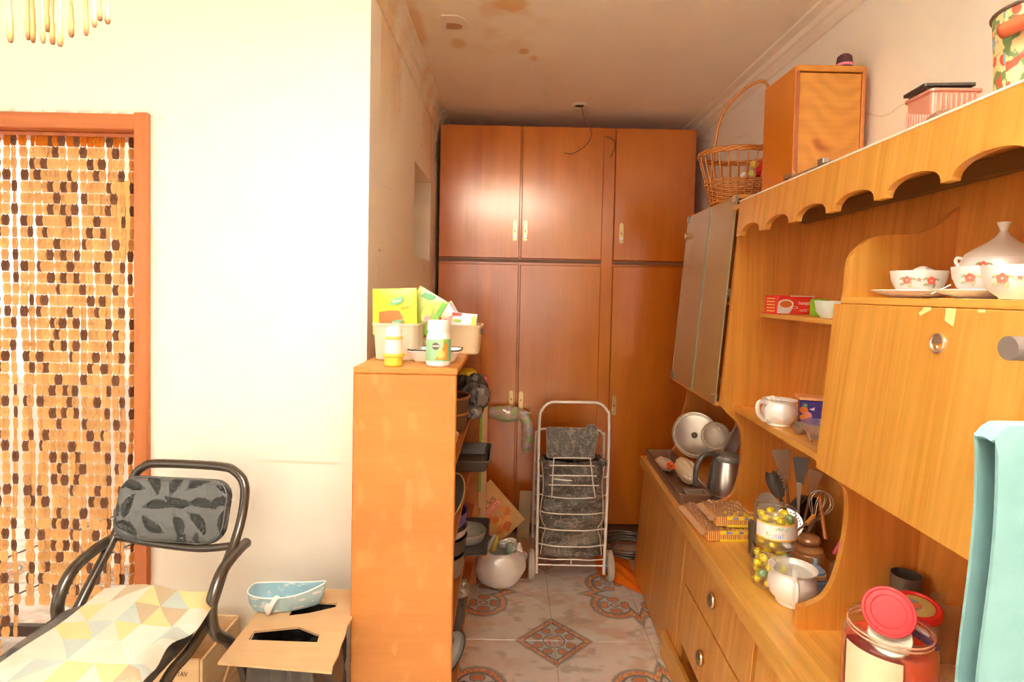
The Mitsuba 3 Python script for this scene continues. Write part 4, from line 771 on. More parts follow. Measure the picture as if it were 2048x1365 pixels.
# flattened nugget carton, leaning
NK = thing('nugget_carton', 'flattened orange brown food carton with red lettering and pictures of nuggets, propped against the wardrobe', 'carton')
no = np.array((-0.062, 3.20, 0.235)); ex = np.array((0.71, 0, 0.70)); ex /= np.linalg.norm(ex); ez_ = np.array((0, -0.966, 0.26)); ey = np.cross(ez_, ex); ex = np.cross(ey, ez_)
add(NK, 'panel', frame(bx(-0.105, 0.105, -0.145, 0.155, -0.012, 0.0, 0.002), no, ex, ey, ez_), C(0.80, 0.44, 0.17, 0.6), False)
add(NK, 'flap', frame(bx(-0.06, 0.06, 0.148, 0.175, -0.010, -0.004, 0.001), no, ex, ey, ez_), C(0.88, 0.48, 0.08, 0.6), False, label='yellow orange flap')
def np_(mesh, x, y, r=0.0): return frame(xf(mesh, (x, y, 0.0002), rz=r), no, ex, ey, ez_)
add(NK, 'lettering', np_(text('ya', 0.026, 0.0006, True), -0.055, 0.108), C(0.75, 0.08, 0.06), False, label='red lettering')
add(NK, 'lettering', np_(text('crocks', 0.036, 0.0006, True), -0.022, 0.062, 0.05), C(0.45, 0.14, 0.07), False, label='brown red lettering')
nb = add(NK, 'lettering_panel', np_(prism(affinity.scale(Point(0, 0).buffer(0.07), 1.1, 0.32), 0.0006), -0.005, 0.028, 0.08), C(0.85, 0.22, 0.14), False, label='red oval panel')
add(nb, 'lettering', np_(text('NUGGETS', 0.020, 0.0012, True), -0.005, 0.028, 0.08), C(0.92, 0.62, 0.40), False)
rg = np.random.default_rng(3)
for i in range(13):
    x, y = rg.uniform(-0.05, 0.075), rg.uniform(-0.115, -0.002)
    if y < -0.07 and x > 0.04: x -= 0.06
    add(NK, 'picture', np_(prism(affinity.scale(Point(0, 0).buffer(0.022), rg.uniform(0.8, 1.25), rg.uniform(0.7, 1.0)), 0.0005 + 0.00012 * i), x, y, rg.uniform(0, 3)), (C(0.82, 0.20, 0.02), C(0.88, 0.30, 0.04), C(0.72, 0.15, 0.02), C(0.90, 0.42, 0.10))[i % 4], False)
KFT = 'mat_kraft'
one('cardboard_strip', frame(bx(-0.036, 0.036, 0, 0.30, -0.006, 0, 0.001), (0.100, 3.28, 0.022), (1, 0, -0.04), (0.06, 0.16, 0.985), (0.0, -0.985, 0.16)), C(0.56, 0.44, 0.27, 0.8), 'plain beige cardboard strip leaning against the wardrobe left of the cart', 'cardboard', smooth=False)
def flapf(w, d, seed): return grid(lambda u, v: np.stack([(u - 0.5) * w, (v - 0.5) * d, 0.02 * np.sin(u * 4 + seed) * v + 0.01 * np.sin(v * 5 + seed * 2)], -1), 8, 8, 0.003)
one('cardboard_flap', xf(flapf(0.24, 0.22, 1), (0.065, 3.13, 0.030), rz=0.5, rx=0.35), 'mat_kraft', 'torn brown cardboard on the floor under the beige strip', 'cardboard', smooth=False)
one('paper_scrap', xf(flapf(0.12, 0.16, 4), (0.085, 2.99, 0.016), rz=0.9, ry=-0.2), C(0.38, 0.15, 0.05, 0.7), 'crumpled reddish brown paper on the floor beside the left cart wheel', 'paper', smooth=False)
one('wrapper', crumple((0.082, 2.965, 0.10), (0.045, 0.03, 0.030), 6, 0.5, 3), C(0.86, 0.80, 0.76, 0.4), 'small white and pink crumpled wrapper behind the white bag', 'wrapper', smooth=14)
one('wrapper', crumple((0.040, 2.95, 0.135), (0.022, 0.02, 0.024), 16, 0.5, 3), C(0.10, 0.09, 0.09, 0.4), 'small black and white crumpled wrapper by the knot of the white bag', 'wrapper', smooth=14)
# white carrier bag
WB = thing('carrier_bag', 'bulging white plastic carrier bag on the tiled floor', 'bag')
def wbag(u, v):
    a = u * 2 * PI; th = v * PI * 0.80 + 0.0
    r = np.sin(np.clip(th, 0, PI)) ** 0.72; zz = -np.cos(th)
    n = meshkit.fbm(np.stack([np.cos(a) * 1.7, np.sin(a) * 1.7, v * 3.0], -1), 3, 21) - 0.5
    fold = 0.045 * np.abs(np.sin(a * 4 + 5 * v)) * np.clip(v - 0.55, 0, 1) * 2
    R = 0.128 * r * (1 + 0.22 * n - fold)
    return np.stack([-0.032 + R * np.cos(a) * 1.0 + 0.012 * v, 2.855 + R * np.sin(a) * 0.95, 0.105 + 0.102 * zz * (1 + 0.25 * n * v)], -1)
pbr('mat_bag_white', (0.87, 0.87, 0.87), 0.38, spec=0.4, bump=pr(lambda p, n, uv: fbm(p.x * 22 + p.z * 9, p.z * 30, p.y * 20, 3)), bscale=0.006)
add(WB, 'body', grid(wbag, 60, 40), 'mat_bag_white', True)
def ear(c, s, seed, lean):
    m = crumple((0, 0, 0), s, seed, 0.45, 3); v = np.asarray(m.vertices).copy(); v[:, 0] += lean * (v[:, 2] + s[2]); m.vertices = v + np.asarray(c); return m
add(WB, 'handle', ear((-0.088, 2.860, 0.168), (0.024, 0.035, 0.042), 12, -0.35), 'mat_bag_white', 18, label='loose bag handle')
add(WB, 'handle', ear((0.050, 2.880, 0.165), (0.032, 0.030, 0.045), 13, 0.25), 'mat_bag_white', 18)
add(WB, 'handle', ear((0.005, 2.935, 0.178), (0.055, 0.020, 0.032), 15, 0.3), 'mat_bag_white', 18)
one('bottle', frame(lathe([(0, 0), (0.014, 0), (0.014, 0.05), (0.008, 0.06), (0.008, 0.075), (0, 0.075)], 18), (-0.060, 2.875, 0.165), (1, 0, 0), (0, 1, -0.2), (0.25, 0.15, 1)), C(0.78, 0.62, 0.10, 0.35), 'yellow printed tube in the mouth of the white bag', 'tube', 'things in the white bag')
one('bottle', frame(lathe([(0, 0), (0.012, 0), (0.012, 0.055), (0.010, 0.07), (0, 0.07)], 18), (-0.088, 2.88, 0.175), (1, 0, 0), (0, 1, 0), (0.45, 0.2, 0.9)), C(0.50, 0.55, 0.58, 0.3), 'grey and green tube leaning in the mouth of the white bag', 'tube', 'things in the white bag')
one('bottle', frame(lathe([(0, 0), (0.016, 0), (0.016, 0.045), (0.012, 0.055), (0, 0.055)], 18), (0.020, 2.875, 0.150), (1, 0, 0), (0, 1, 0), (0.1, 0.1, 1)), C(0.42, 0.62, 0.52, 0.35), 'green can in the mouth of the white bag', 'can', 'things in the white bag')
one('orange_box', cbox((-0.108, 2.80, 0.176), (0.03, 0.02, 0.02), 0.001, rz=0.3, ry=0.2), C(0.85, 0.26, 0.02, 0.5), 'small orange box corner poking out on the left of the white bag', 'box', smooth=False)

# orange bag and coiled hose by the wall unit
def orgf(u, v):
    x = 0.50 + 0.19 * v; y0 = 2.97 - 1.05 * (x - 0.50); y = y0 + (3.26 - y0) * u
    return np.stack([x, y, 0.004 + 0.022 * np.sin(PI * np.clip(u * 1.0, 0, 1)) ** 0.7 * np.sin(PI * np.clip(v * 0.9 + 0.1, 0, 1)) + 0.006 * np.sin(u * 19 + v * 8) * np.sin(PI * u)], -1)
one('orange_bag', grid(orgf, 24, 14, 0.003), C(0.95, 0.20, 0.005, 0.35), 'bright orange plastic bag flat on the floor by the right cart wheel', 'bag', smooth=30)
hs = [(0.705 + (0.118 + 0.010 * math.sin(t * 0.37) + 0.006 * (t // (2 * PI))) * math.cos(t), 3.205 + (0.118 + 0.010 * math.sin(t * 0.37) + 0.006 * (t // (2 * PI))) * math.sin(t), 0.040 + 0.0035 * (t / PI) % 0.05 + 0.004 * math.sin(t * 2.3)) for t in np.arange(0, 12 * PI, 0.18)]
one('hose', tube(np.array(hs), 0.0085, 8), C(0.06, 0.052, 0.04, 0.4), 'coiled dark hose lying on the orange bag', 'hose', smooth=True)

# ------------------------------------------------------------------ shopping cart
CT = thing('shopping_cart', 'white wire folding shopping cart holding a dark patterned bag, in front of the wardrobe', 'shopping cart')
PAINT = C(0.94, 0.93, 0.91, 0.35)
yf = lambda z: 2.905 + 0.10 * z
def Y3(pts): return [(x, yf(z), z) for x, z in pts]
add(CT, 'front_frame', tube(spline(Y3([(0.166, 0.035), (0.167, 0.4), (0.168, 0.80), (0.182, 0.875), (0.225, 0.913), (0.30, 0.917), (0.42, 0.918), (0.485, 0.914), (0.525, 0.880), (0.538, 0.81), (0.530, 0.4), (0.517, 0.035)]), 6), 0.0085, 10), PAINT, True)
add(CT, 'rear_frame', tube(spline([(0.152, 3.12, 0.13), (0.158, 3.14, 0.66), (0.17, 3.145, 0.715), (0.22, 3.15, 0.735), (0.48, 3.15, 0.735), (0.53, 3.145, 0.715), (0.54, 3.14, 0.66), (0.532, 3.12, 0.13)], 6), 0.0075, 10), PAINT, True)
for z, sag in ((0.533, -0.012), (0.438, -0.008), (0.350, 0), (0.268, 0), (0.186, 0), (0.112, 0.012)):
    pts = [(0.172, yf(z), z), (0.25, yf(z) - 0.03, z + sag * 0.6), (0.345, yf(z) - 0.035, z + sag), (0.44, yf(z) - 0.03, z + sag * 0.6), (0.526, yf(z), z)]
    add(CT, 'crosswire', tube(spline(pts, 5), 0.0038 if z != 0.533 else 0.0052, 8), PAINT, True)
    add(CT, 'crosswire', rod((0.156, 3.125, z + 0.02), (0.536, 3.125, z + 0.02), 0.0032), PAINT, True)
    for sx in (0, 1):
        x0, x1 = ((0.170, 0.155), (0.528, 0.537))[sx]
        add(CT, 'side_wire', tube(spline([(x0, yf(z), z), ((x0 + x1) / 2 + (0.004 if sx else -0.004), (yf(z) + 3.125) / 2, z - 0.01), (x1, 3.125, z + 0.02)], 4), 0.0030, 6), PAINT, True)
fl = add(CT, 'rack_flap', tube(spline([(0.236, 2.905, 0.436), (0.236, 2.87, 0.55), (0.238, 2.85, 0.648), (0.250, 2.848, 0.660), (0.41, 2.848, 0.662), (0.424, 2.85, 0.650), (0.440, 2.87, 0.55), (0.462, 2.905, 0.440)], 5), 0.0036, 8), PAINT, True)
for z, y_ in ((0.620, 2.853), (0.565, 2.865), (0.51, 2.88)):
    w_ = 0.018; add(fl, 'wire', rod((0.237 - w_, y_, z), (0.428 + w_ + (0.62 - z) * 0.25, y_, z + 0.002), 0.0034), PAINT, True)
add(CT, 'axle', rod((0.13, 2.925, 0.072), (0.56, 2.925, 0.072), 0.005), PAINT, True)
add(CT, 'axle_strut', rod((0.345, 2.915, 0.072), (0.345, 2.90, 0.122), 0.0035), PAINT, True)
for x in (0.139, 0.549):
    w = add(CT, 'wheel', frame(lathe([(0.052, -0.016), (0.070, -0.016), (0.0755, -0.011), (0.0755, -0.003), (0.0735, 0.0), (0.0755, 0.003), (0.0755, 0.011), (0.070, 0.016), (0.052, 0.016)], 40), (x, 2.925, 0.0758), (0, 1, 0), (0, 0, 1), (1, 0, 0)), C(0.50, 0.45, 0.38, 0.7), label='grey rubber wheel')
    add(w, 'hub', frame(lathe([(0, -0.012), (0.018, -0.014), (0.022, -0.008), (0.053, -0.006), (0.053, 0.006), (0.022, 0.008), (0.018, 0.014), (0, 0.012)], 30), (x, 2.925, 0.0758), (0, 1, 0), (0, 0, 1), (1, 0, 0)), C(0.62, 0.62, 0.58, 0.5))
def bagtex(p, n, uv):
    x, z = p.x + 0.25 * p.y, p.z
    d = mi.Float(0)
    for k, (fx, fz, s) in enumerate(((26, 19, 1.0), (18, 28, 4.0), (34, 24, 7.0), (22, 33, 11.0))):
        q = fbm(x * fx, z * fz, s, 2); d = dr.maximum(d, 1 - smoothstep(0.010, 0.028, dr.abs(q - 0.5)))
    c = mix((0.042, 0.038, 0.034), (0.055, 0.05, 0.042), fbm(x * 9, z * 9, 2.0, 2))
    c = mix(c, (0.19, 0.15, 0.10), smoothstep(0.52, 0.68, fbm(x * 7, z * 7, 9.0, 2)) * 0.6)
    return mix(c, (0.30, 0.27, 0.23), d * 0.8)
pbr('mat_cartbag', pr(bagtex), 0.55, spec=0.3)
SB = thing('cart_bag', 'dark grey fabric bag with pale line pattern hanging inside the white cart', 'bag')
def bagf(u, v):
    a = u * 2 * PI; e = 5.0; q = (np.abs(np.cos(a)) ** e + np.abs(np.sin(a)) ** e) ** (-1 / e)
    sgz = 0.120 + 0.50 * v
    pinch = 1 - 0.06 * np.exp(-((v - 0.28) / 0.05) ** 2) - 0.05 * np.exp(-((v - 0.97) / 0.08) ** 2)
    fold = 0.010 * np.sin(v * 26 + 2 * np.sin(a * 2)) + 0.006 * np.sin(v * 43 + a * 3)
    return np.stack([0.345 + 0.165 * q * np.cos(a) * pinch, 3.005 + (0.085 + fold * 0.7) * q * np.sin(a) * pinch, sgz + 0.004 * np.sin(a * 5)], -1)
body = grid(bagf, 72, 50)
add(SB, 'body', body, 'mat_cartbag', True)
add(SB, 'bottom', xf(prism(rpoly([(-0.16, -0.08), (0.16, -0.08), (0.16, 0.08), (-0.16, 0.08)], 0.03), 0.004), (0.345, 3.005, 0.120)), 'mat_cartbag', False)
fo = rpoly([(-0.132, -0.01), (-0.137, 0.15), (0.075, 0.148), (0.085, 0.168), (0.125, 0.168), (0.140, 0.12), (0.128, 0.07), (0.115, -0.01)], 0.012, 4)
add(SB, 'flap', frame(prism(fo, 0.008), (0.345, 2.985, 0.630), (1, 0, 0), (0, 0.22, 0.975), (0, -0.975, 0.22)), 'mat_cartbag', False)
PIP = C(0.62, 0.52, 0.40, 0.6)
fr_ = np.array(fo.exterior.coords)[:-1]
add(SB, 'piping', tube(np.array([(0.345 + x, 2.985 + 0.22 * z_ - 0.004, 0.630 + 0.975 * z_) for x, z_ in fr_]), 0.0032, 6, True), PIP, True, label='pale piping')
for s in (-1, 1):
    zz = np.linspace(0.13, 0.62, 24)
    pts = [(0.345 + s * (0.158 - 0.020 * math.exp(-((z - 0.27) / 0.03) ** 2) + 0.006 * math.sin(z * 22)), 2.925 - 0.004, z) for z in zz]
    add(SB, 'piping', tube(np.array(pts), 0.0032, 6), PIP, True)
add(SB, 'strap_roll', blob((0.502, 2.94, 0.615), (0.022, 0.03, 0.020), 3, 0.3, 8, 2), 'mat_cartbag', True)
add(SB, 'strap_roll', blob((0.188, 2.945, 0.612), (0.016, 0.03, 0.020), 3, 0.3, 8, 5), 'mat_cartbag', True)

# ------------------------------------------------------------------ twisted plastic bag tied round the wardrobe handles
pbr('mat_clearbag', pr(lambda p, n, uv: mix(mix((0.80, 0.74, 0.66), (0.52, 0.72, 0.34), smoothstep(0.56, 0.66, fbm(p.x * 22, p.z * 40, 3.0, 2))), (0.62, 0.64, 0.76), smoothstep(0.62, 0.7, fbm(p.x * 40, p.z * 30, 8.0, 2)))), 0.25, spec=0.7)
def twist(pts, r, seed):
    P_ = spline(pts, 10); n = len(P_); m = tube(P_, r(np.linspace(0, 1, n)) * 0.95, 18, flat=1.5); v = np.asarray(m.vertices)
    m.vertices = v + 0.014 * (np.stack([meshkit.fbm(v * 42 + k * 7, 3, seed + k) for k in range(3)], -1) - 0.5) * [1, 0.6, 1.3]; return m
TW = thing('knotted_plastic_bag', 'clear plastic bag with green print knotted round the handles of the lower wardrobe doors', 'bag')
add(TW, 'body', twist([(-0.112, 3.385, 0.775), (-0.05, 3.385, 0.768), (0.01, 3.385, 0.762), (0.05, 3.39, 0.768), (0.075, 3.395, 0.772)], lambda t: 0.014 + 0.022 * np.sin(PI * np.clip(t * 1.05, 0, 1)) ** 0.8 - 0.006 * (t > 0.9), 3), 'mat_clearbag', 20)
add(TW, 'tail', twist([(0.075, 3.395, 0.770), (0.100, 3.39, 0.745), (0.122, 3.385, 0.68), (0.120, 3.385, 0.60), (0.108, 3.39, 0.535)], lambda t: 0.015 + 0.009 * np.sin(PI * t) ** 0.7, 9), 'mat_clearbag', 20)
add(TW, 'tail', twist([(0.075, 3.39, 0.772), (0.105, 3.385, 0.772), (0.135, 3.385, 0.765)], lambda t: 0.012 - 0.005 * t, 15), 'mat_clearbag', 20)

# ------------------------------------------------------------------ on the wardrobe and on the ceiling
one('cane_hoop', tube(np.array([(-0.02 + 0.29 * math.cos(a) * 0.75, 3.70 + 0.16 * math.sin(a), 2.503 + 0.012 + 0.012 * math.sin(a * 2 + 1)) for a in np.linspace(0, 2 * PI, 50)[:-1]]), 0.008, 7, True), C(0.40, 0.27, 0.13, 0.6), 'loop of pale cane lying on top of the wardrobe', 'hoop', smooth=True)
LB = thing('ceiling_light_box', 'broken ceiling lamp outlet with dangling wires in front of the wardrobe', 'lamp outlet')
lc = np.array((0.375, 3.30, ZC))
add(LB, 'ring', xf(lathe([(0.026, 0), (0.027, -0.006), (0.040, -0.012), (0.046, -0.006), (0.047, 0)], 28), lc), C(0.72, 0.66, 0.58, 0.5))
add(LB, 'hole', xf(prism(Point(0, 0).buffer(0.027), 0.003), lc - [0, 0, 0.006]), C(0.04, 0.025, 0.015, 0.8), False, label='dark hole')
WIRE = C(0.14, 0.06, 0.025, 0.5)
add(LB, 'wire', tube(spline([(0.385, 3.30, 2.575), (0.40, 3.30, 2.52), (0.435, 3.30, 2.46), (0.448, 3.30, 2.41), (0.425, 3.30, 2.36), (0.385, 3.30, 2.325), (0.335, 3.30, 2.300), (0.295, 3.30, 2.305)], 7), 0.0024, 7), WIRE, True)
one('loose_wire', tube(spline([(0.548, 3.43, 2.435), (0.575, 3.425, 2.433), (0.602, 3.422, 2.41), (0.604, 3.422, 2.365), (0.582, 3.424, 2.315)], 7), 0.0024, 7), WIRE, 'short curled wire coming out beside the right upper wardrobe door', 'wire', smooth=True)
one('hanging_cable', tube(spline([(WL + 0.012, 3.33, 2.36), (WL + 0.014, 3.335, 2.31), (WL + 0.010, 3.345, 2.27), (WL + 0.02, 3.36, 2.235)], 6), 0.003, 6), C(0.06, 0.05, 0.04, 0.7), 'dark frayed cable end on the left wall beside the wardrobe', 'cable', smooth=True)
# ------------------------------------------------------------------ on top of the wall unit
BXT = thing('wooden_cabinet', 'small glossy figured wood cabinet standing on top of the wall unit', 'cabinet')
cx0, cx1, cy0, cy1, cz0, cz1 = 0.922, 1.155, 1.885, 2.115, 1.862, 2.262
add(BXT, 'side_panel', bx(cx0, cx0 + 0.012, cy0, cy1, cz0, cz1, 0.002), 'mat_wardrobe', False)
add(BXT, 'side_panel', bx(cx1 - 0.012, cx1, cy0, cy1, cz0, cz1, 0.002), 'mat_wardrobe', False)
add(BXT, 'front_panel', bx(cx0 + 0.013, cx1 - 0.013, cy0 + 0.004, cy0 + 0.014, cz0, cz1 - 0.022, 0.001), 'mat_boxwood', False)
add(BXT, 'top_panel', bx(cx0 + 0.006, cx1 - 0.006, cy0 - 0.002, cy1, cz1 - 0.018, cz1 + 0.002, 0.003), 'mat_boxwood', False)
add(BXT, 'edge_bead', bx(cx0 + 0.002, cx0 + 0.014, cy0 - 0.003, cy0 + 0.006, cz0, cz1 - 0.02, 0.002), C(0.33, 0.09, 0.03, 0.35), False, label='reddish rounded edge')
add(BXT, 'back_panel', bx(cx0 + 0.012, cx1 - 0.012, cy1 - 0.01, cy1, cz0, cz1 - 0.018, 0), 'mat_wardrobe', False)
add(BXT, 'bottom_panel', bx(cx0 + 0.012, cx1 - 0.012, cy0 + 0.014, cy1 - 0.01, cz0, cz0 + 0.012, 0), 'mat_wardrobe', False)
DB = thing('brush', 'small dark brush with a pink band on top of the wooden cabinet', 'brush')
add(DB, 'bristles', cat(xf(lathe([(0, 0), (0.019, 0), (0.020, 0.012), (0.017, 0.032), (0.010, 0.038), (0, 0.036)], 20), (1.100, 1.92, 2.264), s=1.3)), C(0.05, 0.015, 0.02, 0.8))
add(DB, 'band', xf(lathe([(0.0198, 0.006), (0.0212, 0.008), (0.0212, 0.012), (0.0195, 0.014)], 20), (1.100, 1.92, 2.264), s=1.3), C(0.78, 0.22, 0.32, 0.5), label='pink band')
CLP = thing('door_closer', 'old rusty metal clamp lying on the front edge of the wall unit top', 'clamp')
STEEL, RUST = C(0.42, 0.38, 0.33, 0.35, 0.8), C(0.33, 0.17, 0.08, 0.6, 0.4)
add(CLP, 'jaw', frame(cat(bx(0, 0.11, -0.012, 0.012, 0.004, 0.014), bx(0, 0.06, -0.010, 0.010, 0.020, 0.034), bx(0.03, 0.12, -0.008, 0.008, 0.014, 0.024)), (0.892, 1.865, 1.862), (0.02, -1, 0), (1, 0.02, 0), (0, 0, 1)), RUST, False, label='rusty jaw')
add(CLP, 'arm', frame(cat(rod((0.06, 0, 0.020), (0.33, 0.006, 0.004), 0.006), bx(0.12, 0.27, -0.006, 0.004, 0.020, 0.025), bx(0.20, 0.23, -0.01, 0.01, 0.024, 0.040)), (0.892, 1.865, 1.862), (0.02, -1, 0), (1, 0.02, 0), (0, 0, 1)), STEEL)
for q in (0.02, 0.05, 0.10): add(CLP, 'rivet', frame(xf(ball(0.004, 1), (q, 0, 0.034 if q < 0.06 else 0.025)), (0.892, 1.865, 1.862), (0.02, -1, 0), (1, 0.02, 0), (0, 0, 1)), C(0.7, 0.6, 0.4, 0.3, 0.8))
# wicker basket
BS = thing('wicker_basket', 'orange brown wicker basket with a tall hoop handle on the glass cupboard', 'basket')
bcx, bcy, bz = 1.005, 2.545, 1.9065
WK = pbr('mat_wicker', pr(lambda p, n, uv: mix((0.48, 0.15, 0.025), (0.72, 0.30, 0.07), fbm(p.x * 60, p.y * 60, p.z * 60, 3))), 0.35)
def bring(z): return 0.118 + 0.052 * min(1, max(0, z / 0.20)) ** 1.2
NS = 26
for i in range(11):
    z = 0.008 + i * 0.0088
    pts = [(bcx + (bring(z) + 0.006 * (1 if (k + i) % 2 else -1)) * math.cos(k * PI / NS * 2) * 1.0, bcy + (bring(z) + 0.006 * (1 if (k + i) % 2 else -1)) * math.sin(k * PI / NS * 2) * 0.9, bz + z) for k in range(NS)]
    add(BS, 'woven_row', tube(spline(pts, 3, True), 0.0036, 6, True), WK, True)
for k in range(NS):
    a = k * PI / NS * 2; r0, r1 = bring(0.10), bring(0.215)
    add(BS, 'stake', tube([(bcx + bring(z) * math.cos(a), bcy + bring(z) * 0.9 * math.sin(a), bz + z) for z in (0.0, 0.05, 0.10, 0.14, 0.18, 0.215)], 0.0030, 6), WK, True)
for j in range(3):
    pts = [(bcx + (bring(0.215) + 0.004 * math.cos(k * 0.9 + j * 2.1)) * math.cos(k * PI / 40 * 2), bcy + (bring(0.215) + 0.004 * math.cos(k * 0.9 + j * 2.1)) * 0.9 * math.sin(k * PI / 40 * 2), bz + 0.218 + 0.007 * math.sin(k * 0.9 + j * 2.1)) for k in range(40)]
    add(BS, 'rim_strand', tube(spline(pts, 3, True), 0.0062, 6, True), WK, True)
add(BS, 'base', xf(lathe([(0, 0), (0.118, 0), (0.122, 0.006), (0.118, 0.010), (0, 0.008)], 32), (bcx, bcy, bz)), WK)
add(BS, 'handle', tube(spline([(0.893, 2.585, 1.94), (0.900, 2.59, 2.05), (0.912, 2.595, 2.16), (0.928, 2.58, 2.29), (0.975, 2.56, 2.375), (1.05, 2.52, 2.435), (1.095, 2.49, 2.42), (1.115, 2.475, 2.30), (1.110, 2.475, 2.12), (1.095, 2.48, 1.94)], 8), 0.0068, 8), WK, True)
for i, (x, y, z, s, c, t) in enumerate(((1.085, 2.49, 2.055, 0.040, (0.78, 0.03, 0.04), 'largest red wrapper, upper right in the wicker basket'), (1.045, 2.475, 2.075, 0.020, (0.85, 0.66, 0.08), 'yellow wrapper beside the largest red one in the wicker basket'), (1.03, 2.46, 2.03, 0.020, (0.80, 0.80, 0.20), 'yellow green wrapper low in the wicker basket'), (0.995, 2.455, 2.02, 0.020, (0.86, 0.84, 0.82), 'white wrapper, leftmost in the wicker basket'), (1.00, 2.45, 2.012, 0.014, (0.75, 0.04, 0.05), 'small red wrapper beside the white one in the wicker basket'))):
    one('sweet_wrapper', crumple((x, y, z - 0.004), (s, s * 0.8, s), i + 30, 0.45, 3), C(*c, 0.35), t, 'wrapper', 'wrappers in the basket', smooth=14)
# pink plastic crate with black lid
PK = thing('pink_box', 'ribbed pink plastic box on the wall unit top', 'box')
PINK = C(0.62, 0.24, 0.18, 0.35)
PO, PX, PY = (0.966, 1.294, 1.8625), (1, -0.04, 0), (0.04, 1, 0)
add(PK, 'box', frame(tub(0.104, 0.088, 0.100, 0.010, 0.003, 0.97), PO, PX, PY, (0, 0, 1)), PINK)
for i in range(9):
    x = -0.044 + 0.011 * i
    add(PK, 'rib', frame(bx(x - 0.002, x + 0.002, -0.0462, -0.0415, 0.012, 0.090, 0.001), PO, PX, PY, (0, 0, 1)), C(0.68, 0.30, 0.24, 0.35), False)
    y = -0.036 + 0.009 * i
    add(PK, 'rib', frame(bx(-0.0542, -0.0495, y - 0.002, y + 0.002, 0.012, 0.045 + 0.003 * i, 0.001), PO, PX, PY, (0, 0, 1)), C(0.68, 0.30, 0.24, 0.35), False)
one('black_tray', frame(tub(0.098, 0.075, 0.012, 0.005, 0.002, 0.94), (0.955, 1.292, 1.9632), (1, -0.10, 0), (0.10, 1, 0), (0, 0, 1)), BLACK, 'dark tray lying on top of the pink box', 'tray')
one('paper_twist', crumple((0.866, 1.165, 1.875), (0.012, 0.045, 0.013), 41, 0.5, 3), C(0.30, 0.16, 0.12, 0.5), 'small brown twisted scrap in front of the pink box', 'paper', smooth=14)
# flowered tin bucket
TN = thing('flowered_tin', 'flower printed tin pail with a thick red handle at the top right corner', 'tin')
def tinfn(p, n, uv):
    a = dr.atan2(p.y - 1.0, p.x - 0.925) * 0.075; z = p.z
    c = mix((0.80, 0.62, 0.25), (0.86, 0.74, 0.45), fbm(a * 40, z * 30, 1.0, 2))
    c = mix(c, (0.16, 0.28, 0.10), smoothstep(0.52, 0.60, fbm(a * 55, z * 48, 4.0, 3)))
    c = mix(c, (0.70, 0.10, 0.06), smoothstep(0.60, 0.66, fbm(a * 60, z * 55, 9.0, 2)))
    c = mix(c, (0.25, 0.42, 0.52), smoothstep(0.60, 0.68, fbm(a * 38, z * 26, 14.0, 2)))
    return mix(c, (0.72, 0.36, 0.20), smoothstep(0.66, 0.72, fbm(a * 34, z * 30, 20.0, 2)))
pbr('mat_flower_tin', pr(tinfn), 0.3, spec=0.5)
tc = (0.925, 1.0, 1.8625)
add(TN, 'body', xf(lathe([(0, 0), (0.066, 0), (0.068, 0.003), (0.076, 0.145), (0.074, 0.145), (0.066, 0.006), (0, 0.006)], 40), tc), 'mat_flower_tin')
add(TN, 'rim', tube([(tc[0] + 0.0765 * math.cos(a), tc[1] + 0.0765 * math.sin(a), tc[2] + 0.146) for a in np.linspace(0, 2 * PI, 40)[:-1]], 0.0035, 7, True), C(0.10, 0.07, 0.06, 0.35), True, label='dark rolled rim')
add(TN, 'handle', tube(np.array(spline([(0.831, 0.985, 1.962), (0.855, 0.93, 1.968), (0.90, 0.905, 1.972), (0.95, 0.915, 1.972)], 6)), 0.0125, 12), C(0.55, 0.10, 0.04, 0.3), True, label='thick red brown handle')

# ------------------------------------------------------------------ in the glass cupboard
for i, (x, y, z, r) in enumerate(((0.97, 2.40, 1.475, 0.05), (0.96, 2.36, 1.075, 0.055), (0.98, 2.62, 1.475, 0.05))):
    one('stored_cup', xf(lathe([(0, 0), (r * 0.6, 0), (r * 0.9, r * 0.5), (r, r * 1.1), (r - 0.002, r * 1.1), (r * 0.85, r * 0.5), (0, 0.004)], 28), (x, y, z + 0.001)), WHITE, ('white cup on the glass cupboard shelf behind the right glass door', 'white cup on the floor of the glass cupboard', 'white cup on the glass cupboard shelf, behind the left glass door')[i], 'cup', 'cups in the glass cupboard')
one('twig', tube(spline([(0.885, 2.60, 1.27), (0.90, 2.52, 1.22), (0.915, 2.42, 1.13), (0.925, 2.36, 1.085)], 6), 0.006, 7), C(0.75, 0.42, 0.10, 0.5), 'orange stick leaning inside the glass cupboard', 'stick', smooth=True)
one('white_cloth', crumple((0.93, 2.72, 1.095), (0.06, 0.11, 0.02), 51, 0.5, 3), C(0.8, 0.76, 0.68, 0.6), 'crumpled white paper on the floor of the glass cupboard', 'paper', smooth=14)

